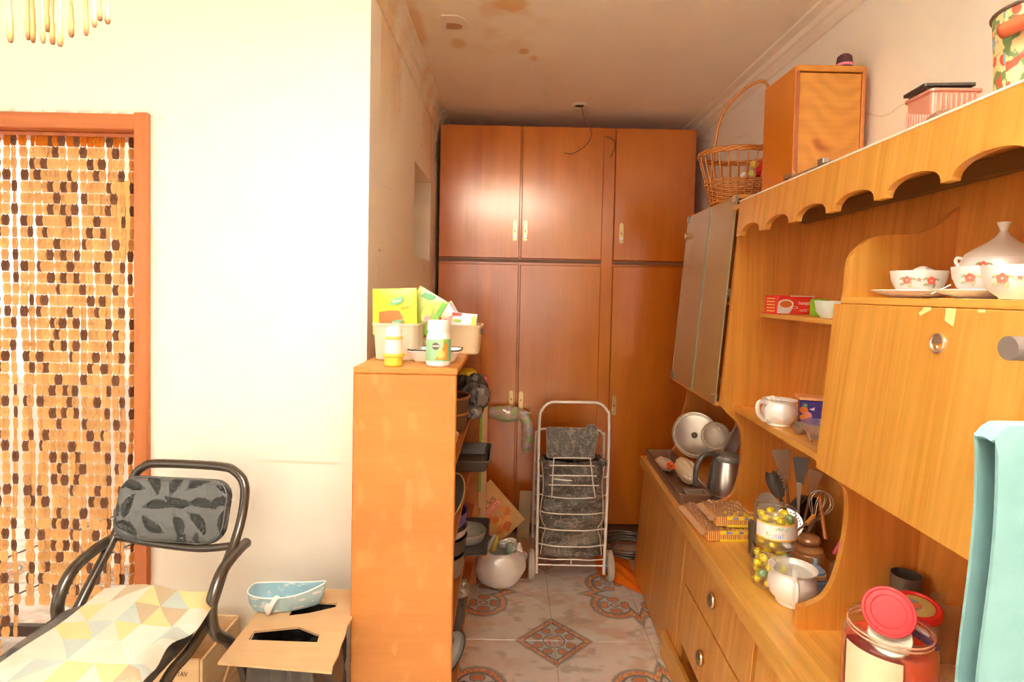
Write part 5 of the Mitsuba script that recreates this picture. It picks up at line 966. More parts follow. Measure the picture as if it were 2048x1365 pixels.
# ------------------------------------------------------------------ tea shelf
TBX = thing('tea_box', 'red tea box with a picture of a cup on the upper small shelf', 'box')
tO, tX, tY = np.array((0.935, 1.985, 1.4395)), np.array((0.985, 0.17, 0)), np.array((-0.17, 0.985, 0))
def tb_(m): return frame(m, tO, tX, tY, (0, 0, 1))
add(TBX, 'carton', tb_(bx(0, 0.148, 0, 0.07, 0, 0.066, 0.001)), C(0.78, 0.035, 0.03, 0.35), False)
def tf(poly, d=0.0005): return tb_(frame(prism(poly, d), (0, 0, 0), (1, 0, 0), (0, 0, 1), (0, -1, 0)))
add(TBX, 'side_print', tb_(cat([bx(-0.0006, 0, 0.012, 0.058, 0.008 + i * 0.011, 0.013 + i * 0.011, 0) for i in range(5)])), C(0.85, 0.45, 0.12), False, label='orange lettering on the end')
cupi = Polygon([(0.003, 0.032), (0.062, 0.030), (0.060, 0.020), (0.052, 0.008), (0.044, 0.002), (0.002, 0.003)])
add(TBX, 'picture', tf(cupi), C(0.72, 0.74, 0.78), False, label='white cup picture')
add(TBX, 'picture', tf(affinity.translate(affinity.scale(Point(0, 0).buffer(0.03), 1.0, 0.55), 0.034, 0.036), 0.0008), C(0.88, 0.84, 0.78), False)
add(TBX, 'picture', tf(affinity.translate(affinity.scale(Point(0, 0).buffer(0.024), 1.0, 0.5), 0.034, 0.035), 0.0011), C(0.62, 0.13, 0.03), False)
add(TBX, 'picture', tf(affinity.translate(affinity.scale(Point(0, 0).buffer(0.012), 1.2, 0.4).difference(affinity.scale(Point(0, 0).buffer(0.008), 1.2, 0.4)), 0.068, 0.024), 0.0009), C(0.85, 0.84, 0.82), False)
add(TBX, 'lettering', tb_(frame(text('Taragüi', 0.010, 0.0006, True), (0.106, -0.0002, 0.040), (1, 0, 0), (0, 0, 1), (0, -1, 0))), C(0.92, 0.88, 0.82), False, label='white lettering')
add(TBX, 'lettering', tb_(frame(cat([bx(-0.018, 0.018 - 0.004 * i, 0, 0.0018, 0, 0.0005, 0) for i in range(1)], xf(bx(-0.018, 0.012, 0, 0.0018, 0, 0.0005, 0), (0, -0.005, 0))), (0.106, -0.0001, 0.016), (1, 0, 0), (0, 0, 1), (0, -1, 0))), C(0.90, 0.75, 0.70), False)
add(TBX, 'emblem', tf(Point(0.140, 0.058).buffer(0.004)), C(0.86, 0.55, 0.35), False)
add(TBX, 'seal', tf(sbox(0.132, 0.004, 0.142, 0.013)), C(0.85, 0.62, 0.62), False)
add(TBX, 'stripe', tf(sbox(0.05, 0.0625, 0.147, 0.0658)), C(0.88, 0.82, 0.78), False)
one('green_carton_small', frame(bx(0, 0.03, 0, 0.05, 0, 0.056, 0.001), (1.02, 1.86, 1.4395), (0.98, 0.2, 0), (-0.2, 0.98, 0), (0, 0, 1)), C(0.20, 0.52, 0.02, 0.4), 'bright green box edge between the tea box and the pale bowl', 'box', smooth=False)
one('pale_bowl', xf(lathe([(0, 0), (0.030, 0), (0.044, 0.018), (0.050, 0.052), (0.048, 0.052), (0.042, 0.02), (0, 0.004)], 36), (0.968, 1.70, 1.4395)), C(0.70, 0.82, 0.76, 0.3), 'pale mint bowl at the right end of the upper small shelf', 'bowl')

# ------------------------------------------------------------------ mug shelf
MZ = 1.0660
def bigmug(name, c, rz, label, s=1.0, hh=0.088, grp=None):
    k = thing(name, label, 'mug', grp)
    pf = [(0, 0), (0.034, 0), (0.037, 0.003), (0.036, 0.008), (0.050, 0.022), (0.057, 0.042), (0.054, 0.062), (0.046, 0.075), (0.047, 0.082), (0.056, hh), (0.053, hh), (0.044, 0.080), (0.043, 0.074), (0.051, 0.060), (0.053, 0.042), (0.046, 0.022), (0.030, 0.010), (0, 0.008)]
    add(k, 'body', xf(lathe(pf, 40), c, rz, s=s), WHITE, 45)
    add(k, 'handle', xf(tube(spline([(0.046, 0, 0.076), (0.062, 0, 0.083), (0.080, 0, 0.080), (0.087, 0, 0.062), (0.080, 0, 0.040), (0.062, 0, 0.022), (0.050, 0, 0.018)], 6), 0.0052, 10, flat=1.5), c, rz, s=s), WHITE, True); return k
bigmug('white_mug', (0.918, 1.905, MZ), PI + 0.25, 'large round white mug with its handle to the left, on the lower small shelf')
one('napkin', crumple((0.905, 1.92, MZ + 0.085), (0.028, 0.022, 0.014), 61, 0.5, 3), C(0.88, 0.86, 0.83, 0.7), 'crumpled white tissue in the mug on the lower small shelf', 'tissue', smooth=20)
SN = thing('snack_packet', 'blue packet with red flowers behind the mug on the lower small shelf', 'packet')
so, sX, sY = np.array((0.985, 1.90, MZ)), np.array((0.96, -0.28, 0)), np.array((0.28, 0.96, 0))
def sb_(m): return frame(m, so, sX, sY, (0, 0, 1))
add(SN, 'pack', sb_(bx(0, 0.085, 0, 0.035, 0, 0.088, 0.004)), C(0.06, 0.05, 0.30, 0.3), False)
for i, (x, z, r, c) in enumerate(((0.012, 0.055, 0.013, (0.82, 0.22, 0.05)), (0.024, 0.036, 0.014, (0.80, 0.30, 0.25)), (0.010, 0.030, 0.010, (0.85, 0.35, 0.08)), (0.030, 0.022, 0.009, (0.25, 0.12, 0.50)), (0.016, 0.070, 0.007, (0.15, 0.40, 0.15)))):
    add(SN, 'print', sb_(frame(prism(Point(x, z).buffer(r, quad_segs=4), 0.0006 + 0.0001 * i), (0, -0.0001, 0), (1, 0, 0), (0, 0, 1), (0, -1, 0))), C(*c, 0.4), False)
add(SN, 'print', sb_(frame(prism(Polygon([(0.028, 0.058), (0.046, 0.066), (0.043, 0.054)]), 0.0006), (0, -0.0001, 0), (1, 0, 0), (0, 0, 1), (0, -1, 0))), C(0.85, 0.85, 0.9, 0.4), False)
one('wafer_box', frame(cat(bx(-0.005, 0.092, -0.005, 0.075, 0, 0.010, 0.001)), so + [0, 0.0, 0.0885], sX, sY, (0.06, 0.02, 1)), C(0.82, 0.42, 0.22, 0.5), 'flat cream and orange wafer packet lying on the blue packet', 'packet', smooth=False)
GLS = 'mat_clear_glass'
scene[GLS] = {'type': 'blendbsdf', 'weight': 0.22, 'a': {'type': 'thindielectric', 'int_ior': 1.5}, 'b': two({'type': 'roughplastic', 'diffuse_reflectance': rgb((0.62, 0.56, 0.46)), 'alpha': 0.1})}
scene['mat_clear_plastic'] = {'type': 'blendbsdf', 'weight': 0.05, 'a': {'type': 'thindielectric', 'int_ior': 1.4}, 'b': two({'type': 'roughplastic', 'diffuse_reflectance': rgb((0.8, 0.78, 0.74)), 'alpha': 0.1})}
one('serving_bowl', xf(lathe([(0, 0.002), (0.022, 0.0), (0.024, 0.006), (0.044, 0.020), (0.054, 0.042), (0.056, 0.050)], 36), (0.965, 1.735, MZ)), GLS, 'small glass bowl on the lower small shelf', 'bowl')
one('blue_cloth', crumple((1.005, 1.715, MZ + 0.062), (0.035, 0.03, 0.045), 71, 0.35, 3), C(0.55, 0.72, 0.72, 0.7), 'pale blue cloth stuffed behind the glass bowl on the lower small shelf', 'cloth', smooth=25)
one('patterned_glass', xf(lathe([(0, 0.001), (0.020, 0.0), (0.024, 0.06), (0.0245, 0.065)], 28), (0.928, 1.595, MZ)), GLS, 'drinking glass with a coloured pattern beside the desk front', 'glass')
LD = thing('strainer', 'small tea strainer with a metal handle on the edge of the lower small shelf', 'strainer')
add(LD, 'bowl', xf(lathe([(0, 0.002), (0.014, 0.006), (0.021, 0.020), (0.0225, 0.030), (0.021, 0.030), (0.019, 0.02), (0, 0.005)], 24), (0.930, 1.795, MZ), rx=0.3), C(0.36, 0.32, 0.26, 0.4, 0.5))
add(LD, 'handle', tube(spline([(0.935, 1.775, MZ + 0.028), (0.925, 1.73, MZ + 0.018), (0.905, 1.675, MZ + 0.008)], 6), 0.0042, 8), C(0.62, 0.56, 0.48, 0.3, 0.8), True)

# ------------------------------------------------------------------ tea things on the desk
DZ_ = 1.5035 + 0.0005
ROSE, LEAF = C(0.82, 0.12, 0.08, 0.3), C(0.34, 0.36, 0.16, 0.3)
def flower(cup, c, rz, x, z, R, s=1.0):
    pet = unary_union([affinity.translate(Point(0, 0).buffer(0.0042 * s, quad_segs=4), 0.005 * s * math.cos(a), 0.005 * s * math.sin(a)) for a in np.arange(5) * 2 * PI / 5 + 0.3]).difference(Point(0, 0).buffer(0.0022 * s))
    lv = unary_union([affinity.translate(affinity.rotate(affinity.scale(Point(0, 0).buffer(0.006 * s, quad_segs=4), 1, 0.35), r), dx * s, dy * s) for r, dx, dy in ((30, -0.011, 0.004), (-20, 0.012, 0.003), (70, 0.006, -0.011), (10, -0.010, -0.009))])
    for poly, m, t in ((lv, LEAF, 0.0003), (pet, ROSE, 0.0006)):
        k = wrap(xf(prism(poly, t), (x, z, 0)), R); add(cup, 'flower' if m is ROSE else 'leaf', xf(k, c, rz), m, False)
def teacup(c, rz, label, r=0.056, h=0.055, hrz=0.0, grp='flowered teacups'):
    k = thing('teacup', label, 'teacup', grp)
    pf = [(0, 0), (r * 0.48, 0), (r * 0.5, 0.003), (r * 0.80, h * 0.28), (r * 0.95, h * 0.62), (r, h), (r - 0.002, h), (r * 0.92, h * 0.6), (r * 0.76, h * 0.3), (0, 0.006)]
    add(k, 'body', xf(lathe(pf, 40), c), WHITE, 40)
    add(k, 'handle', xf(tube(spline([(r * 0.93, 0, h * 0.85), (r * 1.25, 0, h * 0.9), (r * 1.42, 0, h * 0.68), (r * 1.25, 0, h * 0.40), (r * 0.86, 0, h * 0.28)], 6), 0.0036, 8, flat=1.3), c, hrz), WHITE, True)
    for x, z in ((-0.022, h * 0.60), (0.024, h * 0.58)): flower(k, c, rz, x, z, r * 0.955)
    flower(k, c, rz, 0.001, h * 0.62, r * 0.955, 0.35); return k
def saucer(c, r, label):
    return one('saucer', xf(lathe([(0, 0), (r * 0.5, 0), (r * 0.55, 0.003), (r * 0.8, 0.008), (r, 0.016), (r * 0.995, 0.018), (r * 0.78, 0.011), (r * 0.5, 0.006), (0, 0.006)], 44), c), WHITE, label, 'saucer', 'flowered saucers', smooth=40)
saucer((0.930, 1.300, DZ_), 0.088, 'white saucer nearest the left end of the desk top, under a flowered cup')
teacup((0.935, 1.300, DZ_ + 0.0068), -0.62, 'white flowered teacup on a saucer, leftmost on the desk top', hrz=0.35)
one('sugar_packet', crumple((0.945, 1.30, DZ_ + 0.058), (0.024, 0.02, 0.016), 81, 0.3, 3), C(0.90, 0.88, 0.84, 0.6), 'white crumpled packet in the leftmost teacup', 'packet', smooth=20)
saucer((0.905, 1.090, DZ_), 0.074, 'white saucer in the middle of the desk top, in front of the tureen')
teacup((0.910, 1.090, DZ_ + 0.0068), -0.68, 'white flowered teacup on a saucer in front of the tureen', r=0.052, hrz=1.2)
teacup((0.865, 0.965, DZ_), -0.72, 'white flowered teacup without a saucer, nearest the camera on the desk top', r=0.052, h=0.058, hrz=-0.4)
one('teaspoon', cat(blob((0.872, 1.188, DZ_ + 0.006), (0.014, 0.011, 0.003), 2), tube([(0.875, 1.178, DZ_ + 0.008), (0.905, 1.165, DZ_ + 0.028)], 0.002, 6)), C(0.7, 0.66, 0.58, 0.3, 0.8), 'teaspoon lying between the two saucers', 'spoon')
TU = thing('tureen', 'large white lidded tureen with red flowers on the desk top', 'tureen')
tc2 = (1.035, 1.195, DZ_)
add(TU, 'body', xf(lathe([(0, 0), (0.045, 0), (0.047, 0.004), (0.060, 0.016), (0.070, 0.045), (0.0745, 0.064), (0.072, 0.078), (0.066, 0.088), (0, 0.088)], 44), tc2), WHITE, 40)
add(TU, 'lid', xf(lathe([(0.067, 0.088), (0.064, 0.096), (0.048, 0.108), (0.028, 0.120), (0.013, 0.133), (0.007, 0.143), (0.007, 0.149), (0.011, 0.158), (0.012, 0.163), (0, 0.163)], 44), tc2), C(0.80, 0.76, 0.66, 0.3), 40)
for s in (-1, 1): add(TU, 'handle', xf(tube(spline([(0.062 * s, 0, 0.084), (0.074 * s, 0, 0.090), (0.078 * s, 0, 0.082), (0.072 * s, 0, 0.070)], 6), 0.0036, 8), tc2, -0.70), WHITE, True)
for x, z in ((-0.045, 0.045), (-0.058, 0.062), (0.0, 0.05), (-0.03, 0.070)): flower(TU, tc2, -0.72, x, z, 0.0738, 0.9)
# yellow tape on the drop front edge
TAPE = C(0.90, 0.76, 0.30, 0.5)
def tape(name, face, top, label):
    k = thing('tape_strip', label, 'tape', 'yellow tape on the drop front')
    add(k, 'front_piece', H(frame(prism(face, 0.0008), (0.790, 0, 0), (0, 1, 0), (0, 0, 1), (-1, 0, 0))), TAPE, False)
    if top: add(k, 'top_piece', H(frame(prism(top, 0.0008), (0, 0, 1.5032), (1, 0, 0), (0, 1, 0), (0, 0, 1))), TAPE, False)
tape('a', [(1.134, 1.473), (1.128, 1.468), (1.100, 1.481), (1.102, 1.486), (1.118, 1.486)], [(0.800, 1.118), (0.800, 1.096), (0.830, 1.075), (0.834, 1.09)], 'yellow tape strip, left one on the drop front edge')
tape('b', [(1.061, 1.486), (1.061, 1.462), (1.038, 1.452), (1.036, 1.486)], [(0.800, 1.061), (0.800, 1.036), (0.836, 1.012), (0.840, 1.03)], 'yellow tape strip, longer one on the drop front edge')
tape('c', [(0.985, 1.486), (0.985, 1.480), (0.970, 1.480), (0.970, 1.486)], [(0.800, 0.99), (0.800, 0.97), (0.822, 0.97), (0.822, 0.99)], 'yellow tape strip beside the nearest teacup')

# ------------------------------------------------------------------ worktop, left bay: tray, lids, kettle
WZ = 0.6385
SMOKE = 'mat_smoky'
scene[SMOKE] = {'type': 'blendbsdf', 'weight': 0.45, 'a': {'type': 'thindielectric', 'int_ior': 1.4, 'specular_transmittance': rgb((0.8, 0.68, 0.58))}, 'b': two({'type': 'roughplastic', 'diffuse_reflectance': rgb((0.34, 0.22, 0.16)), 'alpha': 0.12})}
one('plastic_tray', frame(tub(0.130, 0.66, 0.052, 0.012, 0.002, 0.97), (0.782, 2.605, WZ), (1, -0.03, 0), (0.03, 1, 0), (0, 0, 1)), SMOKE, 'long smoky brown plastic tray along the front of the worktop', 'tray')
one('clear_box', frame(tub(0.085, 0.06, 0.045, 0.006, 0.002, 0.98), (0.785, 2.315, WZ + 0.0055), (1, 0, 0), (0, 1, 0), (0, 0, 1)), GLS, 'small clear plastic box in the near end of the smoky tray', 'box')
one('oven_mitt', crumple((0.825, 2.58, WZ + 0.055), (0.045, 0.12, 0.055), 91, 0.3, 4), C(0.78, 0.64, 0.42, 0.8), 'crumpled cream cloth in the smoky tray behind the kettle', 'cloth', smooth=30)
one('oven_mitt', crumple((0.775, 2.76, WZ + 0.030), (0.045, 0.10, 0.025), 95, 0.3, 4), C(0.66, 0.54, 0.40, 0.8), 'flatter beige cloth at the far end of the smoky tray', 'cloth', smooth=30)
CLIP = thing('clothes_peg', 'small red orange clip in the smoky tray', 'clip')
add(CLIP, 'body', cat(blob((0.775, 2.655, WZ + 0.062), (0.014, 0.018, 0.010), 3), blob((0.785, 2.62, WZ + 0.055), (0.012, 0.016, 0.010), 3), tube(spline([(0.765, 2.66, WZ + 0.06), (0.755, 2.64, WZ + 0.055), (0.768, 2.61, WZ + 0.05)], 5), 0.006, 8)), C(0.85, 0.13, 0.03, 0.35))
ALU = C(0.66, 0.63, 0.58, 0.32, 0.75)
def lid(name, o, nrm, r, label, knobbed=True, m=ALU):
    nrm = np.array(nrm, float); nrm /= np.linalg.norm(nrm); ex = np.cross((0, 0, 1), nrm); ex /= np.linalg.norm(ex); ey = np.cross(nrm, ex)
    k = thing(name, label, 'lid', 'pan lids in the left bay')
    add(k, 'disc', frame(lathe([(0, 0.012), (r * 0.55, 0.010), (r * 0.86, 0.005), (r * 0.88, 0.009), (r * 0.93, 0.009), (r * 0.95, 0.003), (r, 0.002), (r, -0.001), (r * 0.9, 0.001), (0, 0.008)], 48), o, ex, ey, nrm), m, 30)
    add(k, 'rim', frame(tube([(r * math.cos(a), r * math.sin(a), 0.001) for a in np.linspace(0, 2 * PI, 48)[:-1]], 0.0026, 6, True), o, ex, ey, nrm), C(0.50, 0.38, 0.20, 0.4, 0.5), True, label='stained rim')
    if knobbed: add(k, 'knob', frame(lathe([(0.006, 0.010), (0.006, 0.020), (0.013, 0.024), (0.014, 0.030), (0.009, 0.034), (0, 0.035)], 20), o, ex, ey, nrm), C(0.05, 0.03, 0.02, 0.4), label='dark knob')
lid('pan_lid', (0.935, 2.800, 0.805), (-0.45, -0.88, 0.12), 0.112, 'large aluminium pan lid propped at the far end of the worktop')
lid('pan_lid', (0.985, 2.66, 0.835), (-0.45, -0.85, 0.25), 0.065, 'smaller grey beige pan lid in front of the large one', False, C(0.46, 0.40, 0.34, 0.4, 0.3))
one('plastic_scoop', frame(cat(bx(-0.026, 0.026, 0, 0.23, -0.004, 0.0, 0.001), bx(-0.026, -0.022, 0, 0.23, 0, 0.02, 0.001), bx(0.022, 0.026, 0, 0.23, 0, 0.02, 0.001)), (0.955, 2.50, 0.755), (0.88, -0.1, -0.46), (0.46, 0.05, 0.88), (-0.10, -0.99, 0.0)), C(0.33, 0.24, 0.22, 0.25), 'long mauve brown plastic scoop slanting in front of the lids', 'scoop', smooth=False)
KT = thing('kettle', 'brushed steel electric kettle with a black handle on the worktop', 'kettle')
kc = (0.945, 2.405, WZ)
add(KT, 'body', xf(lathe([(0, 0.0), (0.080, 0.0), (0.082, 0.004), (0.082, 0.018), (0.080, 0.02), (0.0785, 0.06), (0.070, 0.12), (0.060, 0.162), (0, 0.164)], 44), kc), C(0.72, 0.69, 0.64, 0.28, 0.9))
add(KT, 'base_ring', xf(lathe([(0.0825, 0.0), (0.0835, 0.002), (0.0835, 0.016), (0.0825, 0.018)], 44), kc), C(0.05, 0.048, 0.045, 0.4), label='dark base ring')
add(KT, 'lid', xf(lathe([(0.0605, 0.160), (0.061, 0.172), (0.054, 0.182), (0.030, 0.188), (0, 0.190)], 40), kc), C(0.22, 0.215, 0.20, 0.35), label='dark grey lid')
hd = np.array((-0.97, -0.24, 0)); kcc = np.array(kc)
add(KT, 'handle', tube(spline([kcc + hd * 0.045 + [0, 0, 0.180], kcc + hd * 0.085 + [0, 0, 0.190], kcc + hd * 0.125 + [0, 0, 0.178], kcc + hd * 0.148 + [0, 0, 0.135], kcc + hd * 0.152 + [0, 0, 0.085], kcc + hd * 0.150 + [0, 0, 0.058]], 7), 0.0125, 12, flat=0.8), C(0.045, 0.043, 0.040, 0.35), True, label='black curved handle')
add(KT, 'back_strip', tube(spline([kcc + hd * 0.060 + [0, 0, 0.172], kcc + hd * 0.072 + [0, 0, 0.12], kcc + hd * 0.079 + [0, 0, 0.06], kcc + hd * 0.081 + [0, 0, 0.016]], 7), 0.016, 10, flat=0.5), C(0.06, 0.058, 0.055, 0.4), True, label='dark strip down the handle side')

# ------------------------------------------------------------------ worktop, middle bay
def crackers(o, w, d, h, n, label, yaw=0.0):
    k = thing('cracker_pack', label, 'crackers', 'packs of crackers on the worktop'); c, s = math.cos(yaw), math.sin(yaw)
    F_ = lambda m: frame(m, o, (c, s, 0), (-s, c, 0), (0, 0, 1))
    add(k, 'crackers', F_(cat([bx(0.004 + (w - 0.008) * i / n, 0.004 + (w - 0.008) * (i + 0.72) / n, 0.002, d - 0.004, 0.002, h - 0.004, 0) for i in range(n)])), C(0.80, 0.40, 0.12, 0.6), False, kind='stuff', label='row of orange brown crackers')
    add(k, 'band', F_(cat(bx(w * 0.30, w * 1.002, -0.0008, 0.001, h * 0.62, h * 0.95, 0), bx(w * 0.30, w * 1.002, -0.0008, 0.001, 0.0, h * 0.22, 0), bx(w * 0.30, w * 1.002, 0, d * 0.30, h - 0.003, h - 0.0015, 0))), C(0.90, 0.62, 0.04, 0.35), False, label='yellow printed band')
    for a_, b_ in ((0.45, 0.6), (0.75, 0.85)): add(k, 'print', F_(bx(w * a_, w * b_, -0.0014, 0.0, h * 0.68, h * 0.9, 0)), C(0.30, 0.28, 0.55, 0.4), False)
    pk = grid(lambda u, v: np.stack([w * u, d * v, h + 0.003 * np.sin(u * 21) * np.sin(v * 17) + 0.002 * np.sin(u * 47 + v * 31)], -1), 20, 16, 0.0015)
    add(k, 'wrapper', F_(pk), 'mat_wrap', 20, label='crinkled clear wrapper')
    add(k, 'crimped_end', F_(cat(grid(lambda u, v: np.stack([-0.018 * v, d * u, h * 0.5 + (0.5 - v * 0.4) * h * np.sin(u * 40) * 0.25 * v + h * 0.3 * (1 - v)], -1), 24, 4, 0.001))), 'mat_wrap', 20)
scene['mat_wrap'] = {'type': 'blendbsdf', 'weight': 0.40, 'a': {'type': 'thindielectric', 'int_ior': 1.4}, 'b': two({'type': 'roughplastic', 'diffuse_reflectance': rgb((0.80, 0.50, 0.27)), 'alpha': 0.15})}
crackers((0.706, 1.955, WZ), 0.150, 0.26, 0.040, 20, 'longer pack of crackers lying on the worktop, lower one', 0.03)
crackers((0.742, 1.975, WZ + 0.0445), 0.135, 0.15, 0.040, 18, 'shorter pack of crackers on top of the longer one', 0.0)
one('kitchen_tool', cbox((0.822, 1.862, WZ + 0.058), (0.016, 0.030, 0.115), 0.005, rx=-0.08), BLACK, 'slim black tool standing between the crackers and the sweet jars', 'tool', smooth=False)
def fruitjar(c, label, lettering):
    k = thing('sweet_jar', label, 'jar', 'clear jars of yellow sweets')
    add(k, 'jar', xf(lathe([(0, 0.001), (0.052, 0.001), (0.058, 0.006), (0.0595, 0.03), (0.0595, 0.088), (0.054, 0.100), (0.054, 0.116)], 40), c), 'mat_clear_plastic')
    for z in (0.104, 0.113): add(k, 'thread', tube([(c[0] + 0.0545 * math.cos(a), c[1] + 0.0545 * math.sin(a), c[2] + z) for a in np.linspace(0, 2 * PI, 36)[:-1]], 0.0012, 5, True), 'mat_clear_plastic', True)
    if lettering:
        lb = add(k, 'label', xf(lathe([(0.0598, 0.036), (0.0602, 0.0365), (0.0602, 0.0815), (0.0598, 0.082)], 48, -PI * 0.95, PI * 0.35), c), C(0.88, 0.84, 0.78, 0.4), label='white paper label')
        add(lb, 'border', xf(cat(lathe([(0.0603, 0.034), (0.0606, 0.035), (0.0606, 0.038), (0.0603, 0.039)], 48, -PI * 0.95, PI * 0.35), lathe([(0.0603, 0.079), (0.0606, 0.080), (0.0606, 0.083), (0.0603, 0.084)], 48, -PI * 0.95, PI * 0.35)), c), C(0.88, 0.50, 0.10, 0.4))
        cols = [(0.85, 0.35, 0.10), (0.35, 0.60, 0.15), (0.85, 0.40, 0.55), (0.80, 0.30, 0.40), (0.30, 0.35, 0.75), (0.35, 0.60, 0.70)]
        for ch, x, cc in zip('frutal', (-0.0265, -0.019, -0.0105, -0.002, 0.007, 0.0165), cols):
            add(lb, 'letter', xf(wrap(xf(text(ch, 0.013, 0.0006), (x, 0.050, 0)), 0.0606), c, -0.36), C(*cc, 0.5), False)
        add(lb, 'leaf_print', xf(wrap(xf(prism(unary_union([affinity.translate(affinity.rotate(affinity.scale(Point(0, 0).buffer(0.006).difference(Point(0, 0).buffer(0.0045)), 1, 0.55), 30), x, 0) for x in (-0.004, 0.006, 0.022)]), 0.0006), (0.006, 0.071, 0)), 0.0606), c, -0.36), C(0.15, 0.45, 0.20, 0.5), False)
    rg = np.random.default_rng(int(c[2] * 1000)); n = 0
    for lvl in range(4):
        for q in range(6):
            a = q * PI / 3 + lvl * 0.5; r = 0.039; z = 0.018 + lvl * 0.0235
            if z > 0.095: continue
            cc = YLW if (q + lvl * 2) % 5 else (C(0.18, 0.42, 0.20, 0.3) if lvl % 2 else C(0.85, 0.82, 0.78, 0.35))
            s = one('sweet', xf(blob((0, 0, 0), (0.016, 0.0115, 0.0112), 2), (c[0] + r * math.cos(a), c[1] + r * math.sin(a), c[2] + z), rg.uniform(0, 6), rg.uniform(-0.6, 0.6)), cc, ('lemon shaped sweet inside the lower clear jar' if c[2] < 0.7 else 'lemon shaped sweet inside the upper clear jar') if cc == YLW else (('green' if lvl % 2 else 'white') + (' sweet inside the lower clear jar' if c[2] < 0.7 else ' sweet inside the upper clear jar')), 'sweet', 'sweets in the ' + ('lower' if c[2] < 0.7 else 'upper') + ' jar')
YLW = C(0.95, 0.72, 0.005, 0.3)
fruitjar((0.800, 1.672, WZ), 'clear plastic jar of yellow sweets standing on the worktop, under the labelled jar', False)
fruitjar((0.806, 1.672, WZ + 0.119), 'clear plastic jar of yellow sweets with a frutal label, stacked on the plain jar', True)
bigmug('white_mug', (0.812, 1.572, WZ), -1.92, 'large round white mug in the notch of the upright panel, its handle toward the camera', 1.15)
one('plate', frame(lathe([(0, 0.0), (0.04, 0.0), (0.062, 0.010), (0.064, 0.013), (0.04, 0.004), (0, 0.004)], 36), (0.925, 2.00, 0.735), (0.9, 0.43, 0), (-0.12, 0.25, 0.96), (0.41, -0.86, 0.28)), C(0.86, 0.80, 0.70, 0.3), 'white plate on edge behind the sweet jars', 'plate')
# utensils in a dark holder
UH_ = thing('utensil_holder', 'dark holder full of cooking utensils in the middle bay', 'utensil holder')
ho = np.array((0.965, 1.845, WZ))
add(UH_, 'holder', xf(lathe([(0, 0), (0.045, 0), (0.048, 0.004), (0.050, 0.12), (0.047, 0.12), (0.045, 0.006), (0, 0.006)], 32), ho), C(0.06, 0.035, 0.025, 0.35))
PS = thing('pasta_server', 'black toothed pasta server standing in the dark holder', 'utensil', 'utensils in the holder')
d_ = np.array((-0.42, -0.02, 0.90)); d_ /= np.linalg.norm(d_); e_ = np.array((0.85, -0.35, 0.39)); e_ = e_ - d_ * np.dot(e_, d_); e_ /= np.linalg.norm(e_); f_ = np.cross(d_, e_)
po = np.array((0.862, 1.76, 0.868))
add(PS, 'head', frame(cat(grid(lambda u, v: np.stack([(u - 0.5) * 0.042 * np.sin(PI * (0.12 + 0.80 * v)) ** 0.6, v * 0.085, 0.012 * (2 * u - 1) ** 2 + 0.006 * v], -1), 10, 14, 0.003)), po, e_, d_, f_), BLACK, 30)
for i in range(7): add(PS, 'tooth', frame(tube([(0.019, 0.016 + i * 0.0105, 0.010), (0.024, 0.018 + i * 0.0105, 0.016), (0.032, 0.022 + i * 0.0105, 0.019)], [0.0028, 0.0025, 0.0012], 6), po, e_, d_, f_), BLACK, True)
add(PS, 'handle', tube([po, po - d_ * 0.04 + f_ * 0.0, ho + [-0.03, -0.02, 0.13], ho + [0.005, 0.0, 0.02]], 0.005, 8), BLACK, True)
SK = thing('skimmer', 'round grey perforated skimmer in front of the plate', 'utensil', 'utensils in the holder')
so_ = np.array((0.885, 1.752, 0.792)); n1 = np.array((-0.38, -0.80, 0.46)); n1 /= np.linalg.norm(n1); x1 = np.cross((0, 0, 1), n1); x1 /= np.linalg.norm(x1); y1 = np.cross(n1, x1)
disc = Point(0, 0).buffer(0.043, quad_segs=12)
hl = [Point(0.0085 * k * math.cos(a), 0.0085 * k * math.sin(a)).buffer(0.0024, quad_segs=3) for k in (2, 3, 4) for a in np.arange(6 * k) * PI / 3 / k + k]
add(SK, 'disc', frame(prism(disc.difference(unary_union(hl)), 0.0018), so_, x1, y1, n1), C(0.48, 0.47, 0.44, 0.35, 0.6), False)
add(SK, 'handle', tube([so_ + x1 * 0.040, so_ + x1 * 0.055 + y1 * 0.01, ho + [0.03, -0.02, 0.12], ho + [0, 0, 0.02]], 0.004, 8), C(0.5, 0.48, 0.44, 0.3, 0.7), True)
WH = thing('whisk', 'wire whisk with its loops up in the dark holder', 'whisk', 'utensils in the holder')
wo = np.array((0.975, 1.765, 0.795)); wd = np.array((0.22, -0.10, 1.0)); wd /= np.linalg.norm(wd); wx = np.cross(wd, (0, 1, 0)); wx /= np.linalg.norm(wx); wy_ = np.cross(wd, wx)
for i in range(5):
    a = i * PI / 5; q = wx * math.cos(a) + wy_ * math.sin(a)
    pts = [wo + wd * 0.10 * h_ + q * w_ for h_, w_ in ((0, -0.004), (0.25, -0.018), (0.6, -0.034), (0.9, -0.025), (1.0, 0), (0.9, 0.025), (0.6, 0.034), (0.25, 0.018), (0, 0.004))]
    add(WH, 'wire_loop', tube(spline(pts, 5), 0.0012, 6), C(0.75, 0.72, 0.66, 0.25, 0.9), True)
add(WH, 'handle', rod(wo + wd * 0.01, ho + [0.0, 0.0, 0.02], 0.006, 10), C(0.6, 0.57, 0.52, 0.3, 0.8), True)
